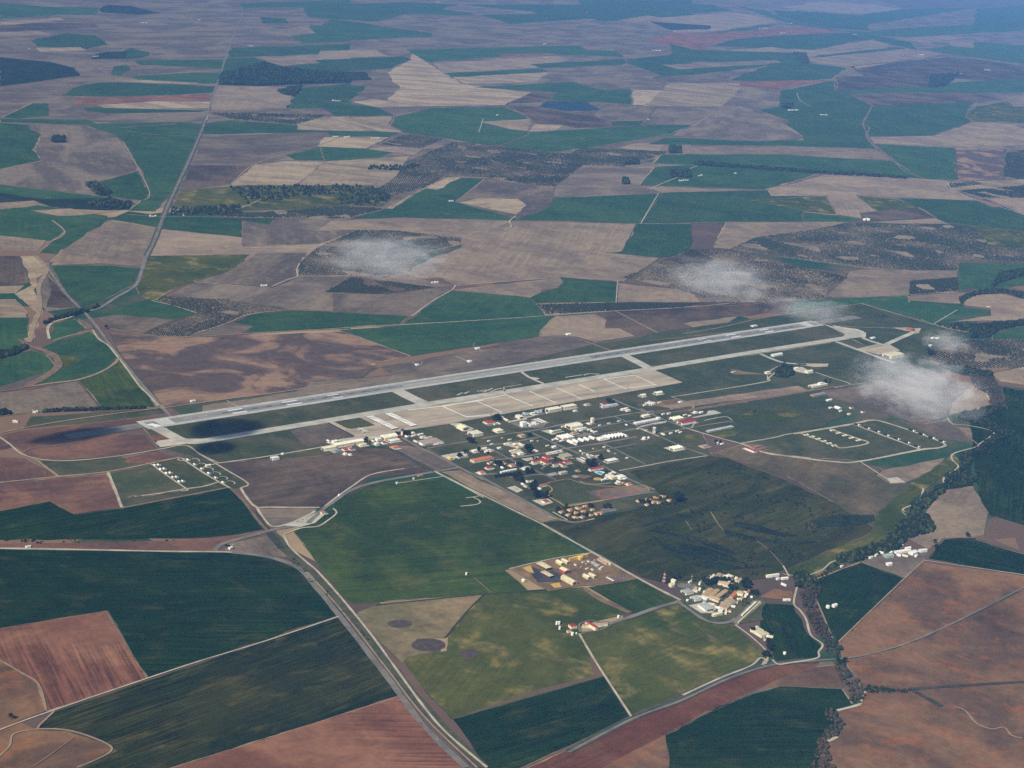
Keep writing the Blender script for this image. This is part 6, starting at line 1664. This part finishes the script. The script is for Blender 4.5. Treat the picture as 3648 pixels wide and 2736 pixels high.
for a in (('21', '1660 715 1720 700 1900 738 2000 758 2012 800 1900 792 1740 752', .012, 7, 'dark wood along the far river bank at the right', 'leaf_dark'),
          ('21', '1860 790 2010 790 2100 960 2090 995 1990 1005 1985 900 1890 850', .011, 6, 'brownish river wood bending past the tan field', 'leaf_bare'),
          ('21', '1785 1030 1980 985 2100 990 1920 1060 2100 1110 2150 1160 2020 1212 1960 1262 2010 1285 1870 1290 1880 1262 1960 1205 2035 1155 1900 1085 1800 1062', .012, 7, 'dark river wood in a double bend at the right', 'leaf_dark'),
          ('21', '1785 1295 1860 1265 1872 1310 1862 1400 1900 1460 1870 1492 1700 1515 1700 1480 1705 1435 1795 1392 1822 1370', .012, 7, 'dark river wood above the brown headland', 'leaf_dark'),
          ('21', '1480 1615 1640 1500 1700 1482 1695 1535 1570 1640 1480 1690', .012, 7, 'dark river wood left of the brown headland', 'leaf_dark'),
          ('22', '1370 112 1500 0 1560 0 1640 100 1620 130 1460 172 1390 242 1280 272 1100 332 1000 332 1000 288 1290 202', .012, 7, 'long dark river wood above the white farm', 'leaf_dark'),
          ('22', '720 412 780 390 850 460 862 492 790 502 730 482', .012, 8, 'dark tall copse at the river beside the village barns', 'leaf_dark'),
          ('22', '850 440 1000 335 1010 345 900 440 860 460', .006, 5, 'thin line of trees from the copse to the river wood', 'leaf_dark'),
          ('22', '760 530 870 480 900 520 850 570 920 740 990 840 1030 890 980 960 930 910 920 850 850 770 800 650', .014, 5.5, 'brown bare river wood winding down to the bridge', 'leaf_bare'),
          ('22', '970 970 1060 1000 1080 1050 1140 1090 1150 1150 1180 1180 1150 1240 1090 1240 1080 1170 1040 1110 990 1020', .014, 5.5, 'brown bare river wood below the bridge', 'leaf_bare'),
          ('22', '920 1290 990 1290 1050 1380 1000 1450 940 1480 940 1560 985 1680 835 1680 880 1480 960 1400 930 1330', .016, 5.0, 'brown bare river wood at the bottom edge', 'leaf_bare'),
          ('22', '1180 1130 1300 1140 1360 1158 1500 1150 1500 1168 1350 1176 1180 1168', .016, 4, 'hedge branching right from the river', 'leaf_dark'),
          ('21', '1900 450 2260 415 2260 442 2050 480 1980 530 1870 532', .010, 7, 'dark wood beside the round tan field', 'leaf_dark'),
          ('21', '2000 195 2060 110 2260 78 2260 112 2060 172 2005 212', .010, 8, 'dark stream wood at the right edge', 'leaf_dark'),
          ('21', '1790 275 1880 240 2000 215 2260 248 2260 300 2100 243 1900 255 1825 290 1812 312', .010, 7, 'dark hedge ringing the round tan field', 'leaf_dark'),
          ('21', '1640 450 1900 440 1990 470 1990 500 1880 505', .004, 7, 'scattered trees on dark ground at the right', 'leaf_dark'),
          ('21', '605 785 600 755 650 705 700 715 725 770 660 795', .02, 7, 'dark copse beside the pale bunker pad', 'leaf_dark'),
          ('01', '280 1002 600 990 940 980 940 990 600 1004 280 1016', .03, 5, 'long dark tree row at the left below the green field', 'leaf_dark'),
          ('01', '-60 640 60 610 170 580 190 600 100 640 -60 690', .010, 7, 'dark stream wood at the left edge', 'leaf_dark'),
          ('01', '-60 1000 60 1010 70 1030 -60 1040', .02, 6, 'dark tree row at the left edge', 'leaf_dark'),
          ('01', '280 440 360 395 470 365 560 350 640 320 650 335 560 365 460 395 380 415 300 450', .006, 7, 'trees along the stream left of the road junction', 'leaf_dark'),
          ('00', '560 1200 630 1190 720 1250 700 1275 620 1262', .004, 12, 'dark copse at the foot of the brown hill', 'leaf_dark'),
          ('00', '340 895 420 895 420 925 340 925', .004, 12, 'dark copse on the brown hill', 'leaf_dark'),
          ('00', '1430 480 1640 430 1720 405 1800 440 2000 460 2212 480 2300 520 1700 555 1420 550', .0016, 13, 'far dark wood right of the straight road', 'leaf_dark'),
          ('00', '1800 590 1960 555 1930 600 1900 625 1830 610', .004, 12, 'far dark spur of wood', 'leaf_dark'),
          ('00', '1110 1350 1560 1330 1560 1390 1100 1395', .0022, 8, 'stream side trees right of the straight road', 'leaf_dark'),
          ('00', '700 1280 860 1320 850 1350 700 1360 560 1330', .002, 9, 'dark thicket on the stream left of the straight road', 'leaf_dark'),
          ('00', '1480 1210 2212 1200 2212 1250 1600 1320', .0007, 8, 'scattered trees on the green common', 'leaf_dark'),
          ('10', '-20 1200 200 1210 330 1270 260 1340 -20 1325', .0009, 8, 'scattered trees on the dry common', 'leaf_dark'),
          ('10', '180 1080 520 1070 400 1105 170 1100', .002, 8, 'dark line of bushes in the pale field', 'leaf_dark'),
          ('10', '1830 1040 1920 1030 1930 1065 1830 1070', .005, 12, 'dark square copse beyond the brown field', 'leaf_dark'),
          ('10', '1820 1165 1860 1160 1865 1195 1825 1195', .006, 11, 'dark copse in the brown field', 'leaf_dark'),
          ('10', '2125 955 2200 955 2205 995 2125 995', .004, 12, 'dark copse at the end of the olive grove', 'leaf_dark'),
          ('10', '2130 1115 2260 1110 2270 1150 2140 1150', .004, 11, 'dark trees round the far pond', 'leaf_dark'),
          ('20', '60 1060 130 1050 520 1085 900 1115 1200 1130 1450 1150 1450 1160 900 1128 520 1100 100 1075', .0030, 9, 'tree row along the lane beyond the tan field', 'leaf_dark'),
          ('20', '720 345 800 350 820 410 770 410', .003, 13, 'far dark copse on the stream', 'leaf_dark'),
          ('20', '650 680 715 678 705 702 650 702', .004, 12, 'dark copse behind the far white farm', 'leaf_dark'),
          ('20', '1610 490 1800 480 1700 560 1590 570', .0009, 14, 'far scattered wood on the dark slope', 'leaf_dark')):
    W += wood(*a)
for a in (('D', '1400 1090 1520 1010 1580 1000 1700 1050 1870 1135 1860 1150 1700 1225 1640 1245 1450 1250 1390 1150', .0075, 3.2, 'dark scrub in streaks over the meadow between base and village', 'leaf_scrub', 'scrub_bushes', .8, 0.18),
          ('02', '1850 250 2000 380 2160 560 2400 830 2640 1130 2660 1150 2380 830 2120 560 1960 410 1830 260', .02, 2.0, 'low scrub on the verge of the main road', 'leaf_scrub', 'scrub_bushes', .8, 0.05),
          ('02', '-20 184 380 184 900 180 1180 182 900 200 380 204 -20 204', .012, 2.6, 'low scrub along the ditch at the left', 'leaf_scrub', 'scrub_bushes', .8, 0.1),
          ('21', '1200 370 1500 400 1500 440 1200 400', .004, 3, 'low scrub on the far airfield corner', 'leaf_scrub', 'scrub_bushes', .8, 0.1)):
    W += wood(*a)
for v, p, dn, r, lab in (('b', '930 1440 1100 1400 1400 1370 1480 1430 1560 1490 1400 1540 1150 1590 1000 1530', .008, 2.6, 'garden bushes between the huddled villas'), ('h', '1500 540 1700 480 1900 440 2000 500 1900 560 1700 600 1560 590', .007, 2.6, 'garden bushes between the looser far villas'),
                     ('f', '640 640 860 530 1250 560 1480 820 1300 960 1000 900 720 800', .006, 2.9, 'garden bushes and small trees between the village houses'), ('b', '0 700 400 800 740 700 1100 650 1560 880 1800 1040 1500 1000 1000 900 700 880 300 960 0 980', .0013, 3.2, 'street side bushes between the blocks of the base'),
                     ('a', '200 620 520 560 860 500 1250 430 1450 500 1300 520 900 600 500 680', .0016, 2.2, 'low bushes round the western hangars')):
    W += wood(v, p, dn, r, lab, 'leaf_dark', 'garden_bushes', .9, 0.0)
print('wood crowns', W)
# single trees of the base and the village: trunk with limbs, crown of leaf clumps
def tree_proto(k, h, r, mat):
    rnd = random.Random(k); bm = bmesh.new()
    for i in range(11):
        a = rnd.uniform(0, 6.28); q = r * rnd.uniform(.1, .75); z = h * rnd.uniform(.45, .86); s = r * rnd.uniform(.34, .55)
        m = Matrix.Translation((q * math.cos(a), q * math.sin(a), z)) @ Matrix.Diagonal((s, s, s * .85, 1))
        g = bmesh.ops.create_icosphere(bm, subdivisions=1, radius=1.0, matrix=m)
        for v in g['verts']: v.co += Vector((rnd.uniform(-1, 1), rnd.uniform(-1, 1), rnd.uniform(-1, 1))) * s * .32
    for i in range(70):
        a = rnd.uniform(0, 6.28); e = rnd.uniform(-.6, 1.4); q = r * rnd.uniform(.8, 1.12); c = Vector((q * math.cos(a) * math.cos(e), q * math.sin(a) * math.cos(e), h * .62 + q * math.sin(e) * h * .36 / r))
        vs = [bm.verts.new(c + Vector((rnd.uniform(-1, 1), rnd.uniform(-1, 1), rnd.uniform(-1, 1))) * r * .16) for _ in range(3)]; bm.faces.new(vs)
    cr = bpy.data.meshes.new('crown'); bm.to_mesh(cr); bm.free(); cr.materials.append(MATS[mat])
    bm = bmesh.new(); 
    def limb(p, q, r0, r1):
        d = (q - p); m = Matrix.Translation((p + q) / 2) @ d.to_track_quat('Z', 'Y').to_matrix().to_4x4()
        bmesh.ops.create_cone(bm, cap_ends=True, segments=6, radius1=r0, radius2=r1, depth=d.length, matrix=m)
    limb(Vector((0, 0, -1)), Vector((0, 0, h * .5)), r * .09, r * .06)
    for i in range(4):
        a = i * 1.57 + rnd.uniform(-.4, .4); limb(Vector((0, 0, h * rnd.uniform(.3, .45))), Vector((r * .5 * math.cos(a), r * .5 * math.sin(a), h * .68)), r * .05, r * .02)
    tr = bpy.data.meshes.new('trunk'); bm.to_mesh(tr); bm.free(); tr.materials.append(MATS['bark']); return cr, tr
PROTO = [tree_proto(k, h, r, m) for k, (h, r, m) in enumerate(((11, 4.6, 'leaf_dark'), (9, 4.0, 'leaf_dark'), (13, 4.8, 'leaf_dark'), (8, 3.6, 'leaf_scrub')))]
NT = [0]
def tree(x, y, s, label, group, k=None):
    cr, tr = PROTO[random.randrange(len(PROTO)) if k is None else k]
    o = root('tree', x, y, random.uniform(0, 6.28)); o.scale = (s, s, s * random.uniform(.9, 1.15)); tag(o, label, 'tree', group)
    link('trunk', tr, None, o); link('crown', cr, None, o); NT[0] += 1
def clump(view, px, py, rx, ry, n, s, label):
    for i in range(max(2, round(n * .6))):
        a = random.uniform(0, 6.28); q = math.sqrt(random.random()); x, y = gp(view, px + rx * q * math.cos(a), py + ry * q * math.sin(a))
        tree(x, y, 1.45 * s * random.uniform(.8, 1.2), label, label.replace('dark tree', 'trees', 1))
for a in (('b', 150, 285, 50, 16, 9, 1.5, 'dark tree in the tall clump at the apron edge'), ('b', 590, 695, 65, 25, 14, 1.2, 'dark tree in the clump above the red roofed barracks'),
          ('b', 1385, 870, 90, 30, 22, 1.2, 'dark tree in the thick clump behind the red roofed club house'), ('b', 1510, 800, 20, 20, 5, 1.1, 'dark tree left of the pale grey store'),
          ('b', 180, 870, 50, 30, 9, 1.2, 'dark tree on the lawn beside an orange roofed house'), ('b', 450, 880, 40, 18, 6, 1.0, 'dark tree on the lawn right of an orange roofed house'),
          ('b', 590, 970, 60, 22, 12, 1.1, 'dark tree at the right end of the cabin hedge'), ('b', 440, 1080, 45, 25, 9, 1.2, 'dark tree on the lawn above the pale court'),
          ('b', 640, 1170, 45, 40, 16, 1.2, 'dark tree in the clump left of the long orange roofed block'), ('b', 735, 1290, 85, 18, 16, 1.2, 'dark tree in the clump behind the round drive'),
          ('b', 600, 490, 45, 14, 7, .9, 'dark tree beside the tan flat block on the second street'), ('b', 720, 195, 50, 12, 7, 1.0, 'dark tree around the grey vaulted hangar'),
          ('b', 1640, 50, 50, 14, 8, 1.1, 'dark tree round the red roofed house at the far end of the apron'), ('a', 2040, 585, 32, 14, 5, 1.5, 'dark tree standing alone on the main street'),
          ('a', 1200, 480, 50, 16, 10, 1.1, 'dark tree right of the control tower'), ('a', 1090, 485, 30, 10, 5, 1.0, 'dark tree left of the control tower'), ('a', 1890, 770, 28, 12, 5, 1.3, 'dark tree in the pale yard beside the street'),
          ('a', 1980, 715, 30, 10, 5, 1.0, 'dark tree behind the pale yard'), ('a', 2140, 690, 25, 10, 4, 1.1, 'dark tree at the far end of the pale yard'), ('a', 680, 570, 40, 14, 7, 1.0, 'dark tree at the right end of the very long hangar'),
          ('h', 2055, 540, 55, 22, 16, 1.9, 'dark tree in the big lone clump at the base corner'), ('h', 500, 665, 14, 16, 3, 1.0, 'dark tree at the left edge of the villa huddle'),
          ('b', 1380, 1410, 35, 14, 5, 1.0, 'dark tree at the back of the villa huddle'), ('b', 1600, 1430, 70, 8, 9, .9, 'dark tree in the hedge beside the grey court'), ('b', 1060, 1440, 30, 12, 4, .9, 'dark tree among the back villas'),
          ('b', 1250, 1510, 110, 40, 14, .7, 'small dark tree between the huddled villas'), ('h', 1600, 560, 60, 18, 7, .9, 'dark tree among the looser far villas'),
          ('f', 800, 660, 90, 30, 16, 1.0, 'dark tree left of the village top houses'), ('f', 1000, 640, 120, 16, 14, .9, 'dark tree between the village top houses'), ('f', 1300, 690, 60, 50, 20, 1.1, 'dark tree in the grove right of the village'),
          ('f', 1130, 730, 60, 20, 8, .9, 'dark tree in the middle of the village'), ('f', 1400, 800, 50, 20, 8, .9, 'dark tree at the right edge of the village'), ('f', 1390, 1280, 30, 40, 8, .9, 'dark tree left of the cream courtyard house'),
          ('f', 1580, 1300, 40, 40, 8, .8, 'dark tree right of the cream courtyard house'), ('f', 1600, 1480, 40, 60, 12, 1.0, 'dark tree on the lane below the cream courtyard house'), ('f', 1560, 1590, 60, 25, 10, 1.1, 'dark tree at the lane mouth on the main road'),
          ('f', 400, 600, 30, 22, 5, 1.0, 'dark tree behind the village chapel'), ('c', 1010, 1030, 55, 14, 7, .8, 'dark tree beside the white houses on the diagonal road'), ('02', 1470, 240, 20, 8, 4, .8, 'dark tree beside the hut at the road fork'),
          ('22', 1020, 985, 34, 14, 7, 1.1, 'dark tree beside the bridge'), ('22', 1640, 225, 30, 26, 7, 1.1, 'dark tree in the hedge right of the white farm'), ('22', 1850, 160, 14, 8, 3, 1.1, 'dark tree at the top corner of the green field on the right'),
          ('d', 1545, 600, 40, 40, 9, 1.4, 'dark tree under the right cloud beside the vine rows'), ('d', 680, 795, 60, 14, 7, 1.1, 'dark tree round the huts below the far apron'), ('21', 940, 822, 40, 10, 7, 1.0, 'dark tree beside the cream works building'),
          ('02', 75, 1340, 14, 10, 3, .8, 'dark tree at the track corner on the left edge'), ('01', 695, 478, 10, 8, 3, 1.2, 'dark tree at the road junction hut')):
    clump(*a)
for px in range(140, 480, 15):     # the hedge in front of the cabins
    x, y = gp('b', px, 1035 - (px - 140) * .13 + random.uniform(-8, 4)); tree(x, y, random.uniform(.9, 1.25), 'dark tree in the close hedge in front of the white cabins', 'trees in the cabin hedge')
print('trees', NT[0])
# ------------------------------------------------------------------ haze over the plain
def haze():
    m = bpy.data.materials.new('haze'); m.use_nodes = True; nt = m.node_tree
    nt.nodes.remove(nt.nodes['Principled BSDF'])
    v = nt.nodes.new('ShaderNodeVolumePrincipled'); v.inputs['Color'].default_value = HAZE_COL; v.inputs['Density'].default_value = HAZE_DENS; v.inputs['Anisotropy'].default_value = -0.3
    nt.links.new(v.outputs[0], nt.nodes['Material Output'].inputs['Volume'])
    s = 110000; z0, z1 = -1.0, 2000.0
    vs = [(x, y, z) for z in (z0, z1) for x, y in ((-s, -s), (s, -s), (s, s), (-s, s))]
    me = mesh('haze', vs, [(3, 2, 1, 0), (4, 5, 6, 7), (0, 1, 5, 4), (1, 2, 6, 5), (2, 3, 7, 6), (3, 0, 4, 7)])
    o = link('haze', me, m); tag(o, 'pale blue haze lying over the whole plain', 'haze', kind='stuff')
HAZE_COL = (0.18, 0.43, 0.96, 1.0); HAZE_DENS = 1.95e-5
haze()
# ------------------------------------------------------------------ small low clouds
def cloud_mat(name, dens, scale, seed, lo, hi):
    m = bpy.data.materials.new(name); m.use_nodes = True; nt = m.node_tree; nt.nodes.remove(nt.nodes['Principled BSDF'])
    co = nt.nodes.new('ShaderNodeTexCoord').outputs['Object']
    ln = nt.nodes.new('ShaderNodeVectorMath'); ln.operation = 'LENGTH'; nt.links.new(co, ln.inputs[0])
    fall = math_node(nt, 'SUBTRACT', 1.0, ln.outputs['Value'])
    sc = nt.nodes.new('ShaderNodeVectorMath'); sc.operation = 'ADD'; nt.links.new(co, sc.inputs[0]); sc.inputs[1].default_value = (seed, seed * 1.7, seed * .3)
    n1 = noise(nt, sc.outputs[0], scale, 7, 0.66, 0.7)
    d = ramp01(nt, math_node(nt, 'ADD', n1, math_node(nt, 'MULTIPLY', fall, 0.34)), lo, hi)
    d = math_node(nt, 'MULTIPLY', d, ramp01(nt, fall, 0.0, 0.25))
    d = math_node(nt, 'MULTIPLY', d, dens)
    v = nt.nodes.new('ShaderNodeVolumePrincipled'); v.inputs['Color'].default_value = (.80, .82, .86, 1); v.inputs['Anisotropy'].default_value = -0.35
    nt.links.new(d, v.inputs['Density']); nt.links.new(v.outputs[0], nt.nodes['Material Output'].inputs['Volume']); return m
def ellipsoid():
    bm = bmesh.new(); bmesh.ops.create_icosphere(bm, subdivisions=3, radius=1.0); me = bpy.data.meshes.new('cloud'); bm.to_mesh(me); bm.free(); return me
def cloud(center, rad, rz, mat, label):
    o = link('cloud', ellipsoid(), mat); o.location = center; o.scale = rad; o.rotation_euler = (0, 0, rz); tag(o, label, 'cloud'); return o
def at_height(px, py, z):
    x, y = gp('D', px, py, z); return (x, y, z)
HZ = -YAW
for px, py, z, hw, dep, ht, dens, seed, label in ((835, 556, 900, 140, 160, 48, .010, 3.1, 'thin grey white cloud over the dark olive grove at the left'), (1560, 604, 900, 120, 130, 50, .010, 8.4, 'ragged grey white cloud over the dotted olive grove'),
                                         (1750, 668, 900, 90, 90, 26, .010, 5.5, 'small faint cloud at the far end of the runway'), (1985, 835, 900, 112, 165, 48, .016, 12.3, 'biggest grey white cloud over the river side meadow at the right'), (2045, 738, 900, 48, 60, 24, .014, 15.2, 'small cloud wisp above the biggest cloud')):
    cloud(at_height(px, py, z), (hw * 1.6, dep * 1.6, ht * 1.25), HZ, cloud_mat('cloud_' + str(int(seed * 10)), dens * .4, 3.0, seed, .54, .78), label)
# clouds beyond the left edge of the view; their shadows lie on the west end of the runway
def shade(view, px, py, hgt, rad, label, seed):
    x, y = gp(view, px, py); k = hgt / math.tan(SUN_EL)
    cloud((x + SUN_DIR[0] * k, y + SUN_DIR[1] * k, hgt), rad, 0.0, cloud_mat('cloud_' + str(seed), .06, 2.2, seed, .42, .72), label)
shade('D', 490, 926, 1500, (150, 115, 60), 'dense white cloud west of the airfield', 21)
shade('D', 466, 968, 1500, (85, 70, 40), 'small white cloud beside the dense one west of the airfield', 24)
shade('D', 165, 941, 1500, (190, 70, 45), 'small white cloud farthest west of the airfield', 27)
